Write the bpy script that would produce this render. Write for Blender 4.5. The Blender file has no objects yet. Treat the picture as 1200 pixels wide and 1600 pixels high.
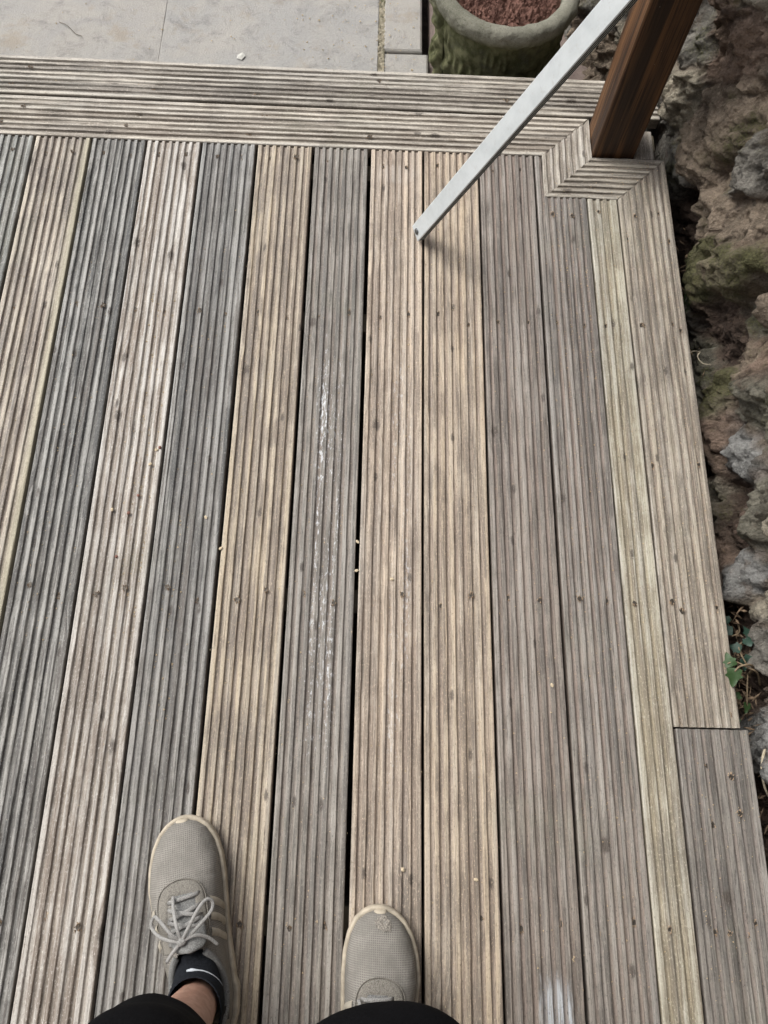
import bpy, bmesh, math, random
import numpy as np
from mathutils import Vector, Matrix

# ------------------------------------------------------------------ camera, sky, sun, exposure
scene = bpy.context.scene
col = scene.collection
rad = math.radians

CAM_R = Matrix(((0.9992512, -0.0277203, -0.0269929),
                (0.0168587, 0.9398730, -0.3411079),
                (0.0348255, 0.3403974, 0.9396365)))
cam_data = bpy.data.cameras.new('camera')
cam = bpy.data.objects.new('camera', cam_data)
col.objects.link(cam)
M4 = CAM_R.to_4x4(); M4.translation = (0, 0, 1.38)
cam.matrix_world = M4
cam_data.sensor_fit = 'VERTICAL'
cam_data.sensor_height = 24.0
cam_data.sensor_width = 24.0
cam_data.lens = 1214.0 / 1600.0 * 24.0
cam_data.clip_start = 0.02
cam_data.clip_end = 400.0
scene.camera = cam

SUN_EL, SUN_AZ = 52.0, -58.0          # azimuth measured from +Y (far end of the deck) towards +X
world = bpy.data.worlds.new('World'); scene.world = world
world.use_nodes = True
wn = world.node_tree.nodes; wl = world.node_tree.links
wn.clear()
sky = wn.new('ShaderNodeTexSky'); sky.sky_type = 'NISHITA'; sky.sun_disc = False
sky.sun_elevation = rad(SUN_EL); sky.sun_rotation = rad(SUN_AZ)
sky.air_density = 1.0; sky.dust_density = 4.0; sky.ozone_density = 1.0
hsv = wn.new('ShaderNodeHueSaturation'); hsv.inputs['Saturation'].default_value = 0.42
bg = wn.new('ShaderNodeBackground'); bg.inputs['Strength'].default_value = 0.125
wo = wn.new('ShaderNodeOutputWorld')
wl.new(sky.outputs[0], hsv.inputs['Color']); wl.new(hsv.outputs[0], bg.inputs['Color']); wl.new(bg.outputs[0], wo.inputs['Surface'])

sun_data = bpy.data.lights.new('sun', 'SUN'); sun_data.energy = 1.4; sun_data.angle = rad(36); sun_data.color = (1, 0.995, 0.945)
sun = bpy.data.objects.new('sun', sun_data); col.objects.link(sun)
sd = Vector((math.sin(rad(SUN_AZ)) * math.cos(rad(SUN_EL)), math.cos(rad(SUN_AZ)) * math.cos(rad(SUN_EL)), math.sin(rad(SUN_EL))))
sun.rotation_euler = sd.to_track_quat('Z', 'Y').to_euler()
sun.location = sd * 20

vs = scene.view_settings
vs.view_transform = 'Standard'; vs.look = 'None'; vs.gamma = 1.0; vs.use_curve_mapping = False
vs.exposure = 0.76

# ------------------------------------------------------------------ helpers
rng = np.random.default_rng(7)
random.seed(11)

def _hash(i, j, k, seed):
    n = (i * 374761393 + j * 668265263 + k * 2147483647 + seed * 1274126177).astype(np.int64)
    n = (n ^ (n >> 13)) * 1274126177
    n = n ^ (n >> 16)
    return (n & 0xFFFFF).astype(np.float64) / 0xFFFFF

def vnoise(p, seed=0):
    p = np.asarray(p, float)
    i = np.floor(p).astype(np.int64); f = p - i
    u = f * f * (3 - 2 * f)
    r = 0
    for a in (0, 1):
        for b in (0, 1):
            for c in (0, 1):
                w = (u[:, 0] if a else 1 - u[:, 0]) * (u[:, 1] if b else 1 - u[:, 1]) * (u[:, 2] if c else 1 - u[:, 2])
                r = r + w * _hash(i[:, 0] + a, i[:, 1] + b, i[:, 2] + c, seed)
    return r * 2 - 1

def fbm(p, octv=5, seed=0, gain=0.5):
    p = np.asarray(p, float); r = 0; a = 1.0
    for o in range(octv):
        r = r + a * vnoise(p * 2 ** o + o * 17.3, seed + o); a *= gain
    return r

def mesh_obj(name, verts, faces, mat=None, parent=None, smooth=False):
    me = bpy.data.meshes.new(name)
    me.from_pydata([tuple(v) for v in verts], [], [tuple(int(q) for q in f) for f in faces])
    me.update()
    if smooth:
        me.polygons.foreach_set('use_smooth', [True] * len(me.polygons))
    o = bpy.data.objects.new(name, me); col.objects.link(o)
    if mat: me.materials.append(mat)
    if parent: o.parent = parent
    return o

def share(name, me, parent=None, loc=(0, 0, 0), rot=(0, 0, 0), scale=(1, 1, 1)):
    o = bpy.data.objects.new(name, me); col.objects.link(o)
    o.location = loc; o.rotation_euler = rot; o.scale = scale
    if parent: o.parent = parent
    return o

def tag(o, label=None, cat=None, group=None, kind=None):
    if label: o['label'] = label
    if cat: o['category'] = cat
    if group: o['group'] = group
    if kind: o['kind'] = kind
    return o

def empty(name, loc=(0, 0, 0), rz=0):
    o = bpy.data.objects.new(name, None); col.objects.link(o)
    o.location = loc; o.rotation_euler = (0, 0, rz); o.empty_display_size = 0.05
    return o

def grid_faces(nu, nv, close_u=False, close_v=False):
    f = []
    for i in range(nu if close_u else nu - 1):
        for j in range(nv if close_v else nv - 1):
            a = i * nv + j; b = ((i + 1) % nu) * nv + j
            c = ((i + 1) % nu) * nv + (j + 1) % nv; d = i * nv + (j + 1) % nv
            f.append((a, b, c, d))
    return f

def box_data(x0, x1, y0, y1, z0, z1, bevel=0.0):
    bm = bmesh.new()
    bmesh.ops.create_cube(bm, size=1)
    for v in bm.verts:
        v.co = Vector(((x0 + x1) / 2 + v.co.x * (x1 - x0), (y0 + y1) / 2 + v.co.y * (y1 - y0), (z0 + z1) / 2 + v.co.z * (z1 - z0)))
    if bevel:
        bmesh.ops.bevel(bm, geom=bm.edges[:], offset=bevel, segments=2, profile=0.6, affect='EDGES')
    vs_ = [tuple(v.co) for v in bm.verts]
    bm.verts.index_update()
    fs = [tuple(v.index for v in f.verts) for f in bm.faces]
    bm.free()
    return vs_, fs

def catmull(pts, n=8, closed=False):
    P = [np.array(p, float) for p in pts]
    out = []
    m = len(P)
    for i in range(m if closed else m - 1):
        p1, p2 = P[i], P[(i + 1) % m]
        p0 = P[(i - 1) % m] if closed or i > 0 else 2 * p1 - p2
        p3 = P[(i + 2) % m] if closed or i + 2 < m else 2 * p2 - p1
        for k in range(n):
            t = k / n
            out.append(0.5 * (2 * p1 + (p2 - p0) * t + (2 * p0 - 5 * p1 + 4 * p2 - p3) * t * t + (3 * p1 - p0 - 3 * p2 + p3) * t ** 3))
    if not closed: out.append(P[-1])
    return np.array(out)

def tube_data(path, radius, sides=8, flat=1.0, up=(0, 0, 1), closed=False):
    """tube along path; radius scalar or list; flat squashes it along the 'up' direction"""
    path = np.asarray(path, float); n = len(path)
    if np.isscalar(radius): radius = [radius] * n
    up = np.array(up, float)
    V = []
    for i in range(n):
        if closed: t = path[(i + 1) % n] - path[i - 1]
        else: t = path[min(i + 1, n - 1)] - path[max(i - 1, 0)]
        t = t / (np.linalg.norm(t) + 1e-9)
        s = np.cross(t, up)
        if np.linalg.norm(s) < 1e-3: s = np.cross(t, (1, 0, 0))
        s /= np.linalg.norm(s); u = np.cross(s, t)
        for k in range(sides):
            a = 2 * math.pi * k / sides
            V.append(path[i] + radius[i] * (math.cos(a) * s + flat * math.sin(a) * u))
    F = grid_faces(n, sides, close_u=closed, close_v=True)
    if not closed:
        F.append(tuple(range(sides))[::-1]); F.append(tuple(range((n - 1) * sides, n * sides)))
    return V, F

class Mesh:
    def __init__(s): s.v = []; s.f = []
    def add(s, vf):
        o = len(s.v); s.v += [tuple(q) for q in vf[0]]; s.f += [tuple(i + o for i in f) for f in vf[1]]
        return s
    def build(s, name, mat, parent=None, smooth=False): return mesh_obj(name, s.v, s.f, mat, parent, smooth)

# ------------------------------------------------------------------ material helper
class NT:
    def __init__(s, name):
        s.m = bpy.data.materials.new(name); s.m.use_nodes = True
        s.t = s.m.node_tree; s.n = s.t.nodes; s.n.clear()
        s.out = s.n.new('ShaderNodeOutputMaterial'); s.p = s.n.new('ShaderNodeBsdfPrincipled')
        s.t.links.new(s.p.outputs[0], s.out.inputs[0])
        s.p.inputs['Specular IOR Level'].default_value = 0.3
        s.tc = s.n.new('ShaderNodeTexCoord')
    def set(s, sock, v):
        if isinstance(v, bpy.types.NodeSocket): s.t.links.new(v, sock)
        elif isinstance(v, (tuple, list)) and len(v) == 3 and sock.type == 'RGBA': sock.default_value = (*v, 1)
        else: sock.default_value = v
    def obj(s): return s.tc.outputs['Object']
    def mapping(s, vec, scale=(1, 1, 1), loc=(0, 0, 0), rot=(0, 0, 0)):
        n = s.n.new('ShaderNodeMapping'); s.set(n.inputs['Vector'], vec)
        n.inputs['Scale'].default_value = scale; n.inputs['Location'].default_value = loc; n.inputs['Rotation'].default_value = rot
        return n.outputs[0]
    def noise(s, vec, scale=5, detail=4, rough=0.55, dist=0.0, color=False):
        n = s.n.new('ShaderNodeTexNoise'); s.set(n.inputs['Vector'], vec)
        n.inputs['Scale'].default_value = scale; n.inputs['Detail'].default_value = detail
        n.inputs['Roughness'].default_value = rough; n.inputs['Distortion'].default_value = dist
        return n.outputs['Color' if color else 'Fac']
    def voronoi(s, vec, scale=5, feature='F1', out='Distance', rnd=1.0, dim='3D'):
        n = s.n.new('ShaderNodeTexVoronoi'); n.voronoi_dimensions = dim; n.feature = feature; s.set(n.inputs['Vector'], vec)
        n.inputs['Scale'].default_value = scale; n.inputs['Randomness'].default_value = rnd
        return n.outputs[out]
    def math(s, op, a, b=0.0, c=0.0, clamp=False):
        n = s.n.new('ShaderNodeMath'); n.operation = op; n.use_clamp = clamp
        s.set(n.inputs[0], a); s.set(n.inputs[1], b); s.set(n.inputs[2], c); return n.outputs[0]
    def sep(s, vec):
        n = s.n.new('ShaderNodeSeparateXYZ'); s.set(n.inputs[0], vec); return n.outputs
    def comb(s, x, y, z):
        n = s.n.new('ShaderNodeCombineXYZ'); s.set(n.inputs[0], x); s.set(n.inputs[1], y); s.set(n.inputs[2], z); return n.outputs[0]
    def rng(s, v, a, b, c=0.0, d=1.0, smooth=True):
        n = s.n.new('ShaderNodeMapRange'); n.interpolation_type = 'SMOOTHSTEP' if smooth else 'LINEAR'
        s.set(n.inputs['Value'], v); n.inputs['From Min'].default_value = a; n.inputs['From Max'].default_value = b
        n.inputs['To Min'].default_value = c; n.inputs['To Max'].default_value = d; return n.outputs[0]
    def mix(s, fac, a, b, mode='MIX'):
        n = s.n.new('ShaderNodeMix'); n.data_type = 'RGBA'; n.blend_type = mode
        s.set(n.inputs[0], fac); s.set(n.inputs[6], a); s.set(n.inputs[7], b); return n.outputs[2]
    def vadd(s, a, b):
        n = s.n.new('ShaderNodeVectorMath'); n.operation = 'ADD'; s.set(n.inputs[0], a); s.set(n.inputs[1], b); return n.outputs[0]
    def bump(s, h, strength=0.3, dist=0.002, normal=None):
        n = s.n.new('ShaderNodeBump'); n.inputs['Strength'].default_value = strength; n.inputs['Distance'].default_value = dist
        s.set(n.inputs['Height'], h)
        if normal is not None: s.set(n.inputs['Normal'], normal)
        return n.outputs[0]
    def done(s, color, rough=0.8, normal=None, metal=0.0, spec=0.3):
        s.set(s.p.inputs['Base Color'], color); s.set(s.p.inputs['Roughness'], rough); s.set(s.p.inputs['Metallic'], metal)
        s.p.inputs['Specular IOR Level'].default_value = spec
        if normal is not None: s.set(s.p.inputs['Normal'], normal)
        return s.m

def scl(c, k): return tuple(max(0.0, q * k) for q in c)

def wood(name, light, dark, groove, seed, contrast=1.0, knots=0.5, white=0.0, white_x=(-1, 1), stain=None, weather=0.4, edge=None, trod_shade=0.25):
    """weathered grooved softwood, board length along local Y, top of the ridges at z = 0"""
    t = NT(name)
    o = t.vadd(t.obj(), (seed * 1.37, seed * 3.11, 0.0))
    # grain wanders a little
    w = t.noise(t.mapping(o, (6, 1.1, 3)), 1.0, 2)
    wx = t.math('MULTIPLY', t.math('SUBTRACT', w, 0.5), 0.018)
    s = t.sep(o); x = t.math('ADD', s[0], wx)
    q = t.comb(x, s[1], s[2])
    kv = t.mapping(q, (8.0, 4.6, 0.0))
    kd = t.voronoi(kv, 1.0, dim='2D'); kc = t.sep(t.voronoi(kv, 1.0, out='Color', dim='2D'))
    kon = t.math('GREATER_THAN', kc[0], 1.0 - knots * 0.42)
    kdn = t.math('ADD', kd, t.math('MULTIPLY', t.math('SUBTRACT', t.noise(o, 150, 3), 0.5), 0.06))
    knot = t.math('MULTIPLY', t.rng(kdn, 0.030, 0.075, 1.0, 0.0), kon)
    halo = t.math('MULTIPLY', t.rng(kdn, 0.04, 0.30, 1.0, 0.0), kon)
    pv = t.mapping(q, (26.0, 10.0, 0.0), (4.4, 1.3, 0)); pd = t.voronoi(pv, 1.0, dim='2D'); pc = t.sep(t.voronoi(pv, 1.0, out='Color', dim='2D'))
    pin = t.math('MULTIPLY', t.rng(t.math('ADD', pd, t.math('MULTIPLY', t.math('SUBTRACT', t.noise(o, 300, 2), 0.5), 0.10)), 0.05, 0.13, 1.0, 0.0), t.math('GREATER_THAN', pc[1], 0.90))
    xk = t.math('ADD', x, t.math('MULTIPLY', halo, 0.009))
    qk = t.comb(xk, s[1], s[2])
    def lay(sx, sy, det, a, b, off=0.0): return t.rng(t.noise(t.vadd(t.mapping(qk, (sx, sy, 0)), (off, off, off)), 1.0, det, 0.6), a, b)
    broad = lay(30, 0.5, 2, 0.40, 0.60)
    ridge = lay(75, 0.8, 1, 0.38, 0.62, 7.0)
    strk = lay(170, 3.0, 3, 0.40, 0.60, 13.0)
    strk2 = lay(330, 9.0, 3, 0.40, 0.62, 23.0)
    blot = t.rng(t.noise(t.mapping(o, (22, 10, 0)), 1.0, 6, 0.68), 0.38, 0.62)
    fine = t.noise(t.mapping(qk, (420, 9.0, 60)), 1.0, 5, 0.65)
    fibre = t.noise(t.mapping(qk, (620, 16, 120)), 1.0, 4, 0.65)
    f = 0.5
    for (l_, wgt) in ((broad, 0.34), (ridge, 0.40), (strk, 0.34), (strk2, 0.26), (blot, 0.38)):
        f = t.math('ADD', f, t.math('MULTIPLY', t.math('SUBTRACT', l_, 0.5), wgt * contrast * 1.25))
    f = t.math('ADD', f, 0.0, clamp=True)
    c = t.mix(f, dark, light)
    # bleached grey skin and browner heartwood come and go along the board
    hue = t.rng(t.noise(t.mapping(qk, (60, 1.6, 0), (3, 3, 3)), 1.0, 4, 0.6), 0.40, 0.62)
    c = t.mix(t.math('MULTIPLY', hue, 0.40), c, t.mix(f, scl((0.20, 0.17, 0.145), 1.0), scl((0.40, 0.385, 0.36), 1.0)))
    # dirt trodden into the grooves
    gz = t.rng(t.sep(t.obj())[2], -0.0046, -0.0022, 1.0, 0.0)
    gn = t.rng(t.noise(t.mapping(o, (40, 1.4, 0)), 1.0, 3), 0.30, 0.60, 0.35, 1.0)
    c = t.mix(t.math('MULTIPLY', gz, gn), c, groove)
    # grime lying in patches along the grooves
    gm = t.rng(t.noise(t.mapping(o, (70, 7.0, 0), (9, 9, 9)), 1.0, 5, 0.7), 0.50, 0.62)
    c = t.mix(t.math('MULTIPLY', t.math('MULTIPLY', gz, gm), 0.45), c, (0.075, 0.063, 0.052))
    # weathering shared by neighbouring boards: damp patches, trodden-in dirt plus painted shade, both growing towards the camera
    geo = t.n.new('ShaderNodeNewGeometry'); wp = geo.outputs['Position']
    damp = t.rng(t.noise(wp, 2.6, 6, 0.66, 0.6), 0.50, 0.68)
    c = t.mix(t.math('MULTIPLY', damp, 0.34), c, t.mix(f, (0.095, 0.088, 0.078), (0.24, 0.222, 0.195)))
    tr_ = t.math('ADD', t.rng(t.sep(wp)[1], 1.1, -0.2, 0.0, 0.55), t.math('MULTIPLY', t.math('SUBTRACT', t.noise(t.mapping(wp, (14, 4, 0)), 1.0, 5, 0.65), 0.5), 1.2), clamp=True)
    c = t.mix(t.math('MULTIPLY', tr_, trod_shade), c, t.mix(f, (0.135, 0.112, 0.092), (0.30, 0.255, 0.21)))
    alg = t.rng(t.noise(t.vadd(wp, (3, 8, 1)), 3.4, 5, 0.65, 0.4), 0.56, 0.70)
    c = t.mix(t.math('MULTIPLY', alg, 0.22), c, (0.22, 0.225, 0.165))
    # weathering grey
    gw = t.rng(t.noise(t.mapping(q, (50, 1.1, 10)), 1.0, 5, 0.65), 0.46, 0.72)
    c = t.mix(t.math('MULTIPLY', gw, weather), c, (0.155, 0.15, 0.143))
    # black mildew fibres
    mf = t.rng(fibre, 0.54, 0.68)
    c = t.mix(t.math('MULTIPLY', mf, 0.62), c, scl(dark, 0.42))
    lf = t.rng(fibre, 0.45, 0.32)
    c = t.mix(t.math('MULTIPLY', lf, 0.38), c, scl(light, 1.25))
    c = t.mix(t.math('MULTIPLY', halo, 0.30), c, scl(dark, 0.75))
    c = t.mix(t.math('MULTIPLY', knot, 0.75), c, (0.055, 0.042, 0.033))
    c = t.mix(t.math('MULTIPLY', pin, 0.8), c, (0.06, 0.048, 0.04))
    if edge:
        e = t.rng(t.sep(t.obj())[0], edge[0], edge[1])
        c = t.mix(t.math('MULTIPLY', e, 0.75), c, edge[2])
    if white > 0:
        wv = t.noise(t.mapping(o, (250, 75, 20)), 1.0, 4, 0.75)
        wb = t.math('SUBTRACT', t.noise(t.mapping(o, (60, 2.2, 0)), 1.0, 3), t.rng(t.math('ABSOLUTE', t.math('SUBTRACT', t.sep(t.obj())[1], 0.42)), 0.25, 0.75, 0.0, 0.5))
        ox = t.sep(t.obj())[0]
        mx = t.math('MULTIPLY', t.rng(ox, white_x[0], white_x[0] + 0.01), t.rng(ox, white_x[1] - 0.01, white_x[1], 1.0, 0.0))
        wm = t.math('MULTIPLY', t.rng(t.math('ADD', wv, t.math('MULTIPLY', wb, 0.55)), 0.87 - 0.03 * white, 0.95), mx)
        c = t.mix(t.math('MULTIPLY', wm, min(1, white)), c, (0.66, 0.68, 0.70))
    if stain:      # dried splash with a shape of its own: x, y, rx, ry, colour, strength
        for (sx, sy, rx, ry, sc, st) in stain:
            p = t.mapping(t.obj(), (1 / rx, 1 / ry, 0), (-sx / rx, -sy / ry, 0))
            L = t.n.new('ShaderNodeVectorMath'); L.operation = 'LENGTH'; t.set(L.inputs[0], p)
            dn = t.math('ADD', L.outputs['Value'], t.math('MULTIPLY', t.math('SUBTRACT', t.noise(t.mapping(o, (150, 25, 0)), 1.0, 4), 0.5), 1.3))
            c = t.mix(t.math('MULTIPLY', t.math('MULTIPLY', t.rng(dn, 0.6, 1.2, 1.0, 0.0), t.math('SUBTRACT', 1.0, t.math('MULTIPLY', gz, 0.75))), t.math('MULTIPLY', t.rng(fibre, 0.38, 0.55, 0.25, 1.0), st)), c, sc)
    grit = t.noise(t.mapping(o, (1, 0.45, 1)), 430, 3, 0.7)
    h = t.math('ADD', t.math('MULTIPLY', fine, 0.7), t.math('MULTIPLY', fibre, 0.5))
    h = t.math('ADD', h, t.math('MULTIPLY', grit, 0.35))
    c = t.mix(t.rng(grit, 0.57, 0.68, 0, 0.6), c, scl(light, 1.3))
    c = t.mix(t.rng(grit, 0.43, 0.31, 0, 0.65), c, scl(dark, 0.45))
    return t.done(c, t.rng(fine, 0.3, 0.7, 0.50, 0.78), t.bump(h, 0.7, 0.0016), spec=0.42)

def rock(name, c1, c2, c3, moss=0.0, mossc=(0.048, 0.048, 0.020), scale=1.0, grain=1.0):
    t = NT(name); o = t.obj()
    a = t.noise(o, 9 * scale, 6, 0.62, 0.6); b = t.noise(o, 30 * scale, 5, 0.6); g = t.noise(o, 260, 4, 0.7)
    c = t.mix(t.rng(a, 0.36, 0.64), c1, c2)
    c = t.mix(t.rng(b, 0.5, 0.72, 0, 0.8), c, c3)
    c = t.mix(t.rng(g, 0.55, 0.8, 0, 0.5 * grain), c, scl(c2, 1.6))
    c = t.mix(t.rng(g, 0.45, 0.2, 0, 0.6 * grain), c, scl(c1, 0.35))
    v = t.voronoi(o, 140, 'F1')
    if moss > 0:
        m = t.noise(o, 7, 5, 0.65)
        mm = t.rng(t.math('ADD', m, t.math('MULTIPLY', t.math('SUBTRACT', g, 0.5), 0.5)), 0.62 - 0.25 * moss, 0.72 - 0.2 * moss)
        c = t.mix(t.math('MULTIPLY', mm, 0.85), c, t.mix(t.rng(g, 0.3, 0.7), mossc, scl(mossc, 2.0)))
    h = t.math('ADD', t.math('MULTIPLY', g, 0.8), t.math('ADD', b, t.math('MULTIPLY', v, 0.4)))
    return t.done(c, 0.92, t.bump(h, 0.9, 0.006), spec=0.2)

def plain(name, c, rough=0.7, var=0.25, nscale=60, bumpd=0.001, metal=0.0, spec=0.3):
    t = NT(name); o = t.obj(); n = t.noise(o, nscale, 5, 0.6)
    k = t.mix(t.rng(n, 0.3, 0.7), scl(c, 1 - var), scl(c, 1 + var))
    return t.done(k, rough, t.bump(n, 0.4, bumpd), metal, spec)

# ------------------------------------------------------------------ ground and patio
PZ = -0.20
def ground_mat():
    t = NT('earth'); o = t.obj(); n = t.noise(o, 12, 6, 0.65); g = t.noise(o, 180, 4, 0.7)
    c = t.mix(t.rng(n, 0.35, 0.65), (0.035, 0.026, 0.02), (0.075, 0.055, 0.042)); c = t.mix(t.rng(g, 0.55, 0.75, 0, 0.6), c, (0.13, 0.10, 0.08))
    return t.done(c, 0.95, t.bump(g, 0.9, 0.006))
tag(mesh_obj('ground', [(-60, -60, -0.32), (60, -60, -0.32), (60, 60, -0.32), (-60, 60, -0.32)], [(0, 1, 2, 3)], ground_mat()), kind='structure')

def slab_mat(name, c, warm, seed):
    t = NT(name); o = t.vadd(t.obj(), (seed * 3.3, seed * 1.7, 0))
    n = t.noise(o, 4.5, 7, 0.7, 1.2); g = t.noise(o, 210, 5, 0.8); b = t.noise(o, 15, 8, 0.8, 0.5)
    k = t.mix(t.rng(n, 0.35, 0.68), c, warm)
    k = t.mix(t.rng(b, 0.48, 0.70, 0, 0.65), k, scl(c, 0.55))
    k = t.mix(t.rng(g, 0.56, 0.72, 0, 0.7), k, scl(c, 1.45)); k = t.mix(t.rng(g, 0.44, 0.28, 0, 0.7), k, scl(c, 0.5))
    rust = t.rng(t.noise(t.vadd(o, (5, 5, 5)), 6, 4, 0.7), 0.54, 0.68, 0, 0.45)
    k = t.mix(rust, k, (0.31, 0.25, 0.17))
    return t.done(k, 0.9, t.bump(t.math('ADD', g, t.math('MULTIPLY', b, 0.8)), 0.9, 0.004))
patio = tag(empty('patio', (0, 2.2, PZ)), kind='structure')
SG = slab_mat('slab_grey', (0.355, 0.346, 0.33), (0.40, 0.378, 0.345), 1)
SW = slab_mat('slab_warm', (0.36, 0.346, 0.325), (0.405, 0.38, 0.343), 2)
SB = slab_mat('slab_brown', (0.22, 0.17, 0.15), (0.27, 0.215, 0.19), 3)
def slab(x0, x1, y0, y1, m, dz=0.0, bev=0.006):
    # top sheet with slight unevenness and worn edges
    nx = max(6, int((x1 - x0) / 0.04)); ny = max(6, int((y1 - y0) / 0.04))
    xs = np.concatenate([[x0, x0 + bev * 0.3, x0 + bev], np.linspace(x0 + bev, x1 - bev, nx)[1:-1], [x1 - bev, x1 - bev * 0.3, x1]])
    ys = np.concatenate([[y0, y0 + bev * 0.3, y0 + bev], np.linspace(y0 + bev, y1 - bev, ny)[1:-1], [y1 - bev, y1 - bev * 0.3, y1]])
    X, Y = np.meshgrid(xs, ys, indexing='ij')
    e = np.minimum(np.minimum(X - x0, x1 - X), np.minimum(Y - y0, y1 - Y))
    P = np.stack([X.ravel() * 9, Y.ravel() * 9, np.full(X.size, x0 * 7)], 1)
    Z = dz - bev * np.clip(1 - e / bev, 0, 1) ** 2 + 0.0018 * fbm(P, 3).reshape(X.shape)
    V = [(a, b - 2.2, c) for a, b, c in zip(X.ravel(), Y.ravel(), Z.ravel())]
    F = [f[::1] for f in grid_faces(len(xs), len(ys))]
    n = len(V); m_ = len(ys)
    rim = [i * m_ for i in range(len(xs))] + [(len(xs) - 1) * m_ + j for j in range(1, m_)] + [i * m_ + m_ - 1 for i in range(len(xs) - 2, -1, -1)] + [j for j in range(m_ - 2, 0, -1)]
    low = []
    for i in rim:
        low.append(len(V)); V.append((V[i][0], V[i][1], -0.09))
    for k in range(len(rim)):
        a, b = rim[k], rim[(k + 1) % len(rim)]; F.append((a, low[k], low[(k + 1) % len(rim)], b)[::-1])
    return mesh_obj('paving_slab', V, F, m, patio, smooth=False)
slab(-0.5868, 0.006, 1.630, 2.62, SG, 0.0, 0.0018)
slab(-1.50, -0.587, 1.630, 2.62, SW, 0.0003, 0.0018)
slab(-2.40, -1.506, 1.630, 2.62, SG)
slab(0.022, 0.145, 1.630, 1.925, SW, -0.003)
slab(0.020, 0.128, 1.932, 2.62, SW, -0.001)
slab(0.152, 0.70, 1.630, 2.62, SB, -0.035)
for i, (a, b) in enumerate([(-2.4, -1.506), (-1.5, -0.587), (-0.58, 0.01), (0.02, 0.70)]):
    slab(a, b, 2.632, 3.6, (SG, SW, SG, SB)[i])
    slab(a, b, 3.612, 4.6, (SW, SG, SW, SB)[i])
# sandy mortar and moss in the joint
jm = rock('joint_sand', (0.30, 0.27, 0.20), (0.42, 0.37, 0.28), (0.17, 0.16, 0.10), 0.25, scale=4)
jx = np.linspace(0.004, 0.024, 6); jy = np.linspace(1.632, 2.62, 240)
X, Y = np.meshgrid(jx, jy, indexing='ij')
Z = -0.003 + 0.005 * fbm(np.stack([X.ravel() * 160, Y.ravel() * 160, np.zeros(X.size)], 1), 4).reshape(X.shape)
mesh_obj('joint_filling', [(a, b - 2.2, c) for a, b, c in zip(X.ravel(), Y.ravel(), Z.ravel())], grid_faces(6, 240), jm, patio, True)

# ------------------------------------------------------------------ deck
deck = tag(empty('deck', (0, 0, 0)), kind='structure')
GD = 0.0049
def profile(w, ng, x_first=None, pitch=None, gw=0.0076, extra=()):
    """top profile points (x, z) from left to right; returns list"""
    edge = 0.0095
    if pitch is None:
        pitch = (w - 2 * edge - gw) / (ng - 1); x_first = edge + gw / 2
    pts = [(0, -0.0022), (0.0007, -0.0007), (0.0022, 0.0)]
    for k in range(ng):
        c = x_first + k * pitch
        if c + gw / 2 > w - 0.004: break
        h = gw / 2
        pts += [(c - h - 0.0016, 0.0), (c - h - 0.0004, -0.0005), (c - h + 0.0002, -GD + 0.0012), (c - h + 0.0012, -GD),
                (c, -GD - 0.0003), (c + h - 0.0012, -GD), (c + h - 0.0002, -GD + 0.0012), (c + h + 0.0004, -0.0005), (c + h + 0.0016, 0.0)]
    pts += [(w - 0.0022, 0.0), (w - 0.0007, -0.0007), (w, -0.0022)]
    for e in extra:
        zz = np.interp(e, [p[0] for p in pts], [p[1] for p in pts]); pts.append((e, zz))
    pts.sort()
    return pts

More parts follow.
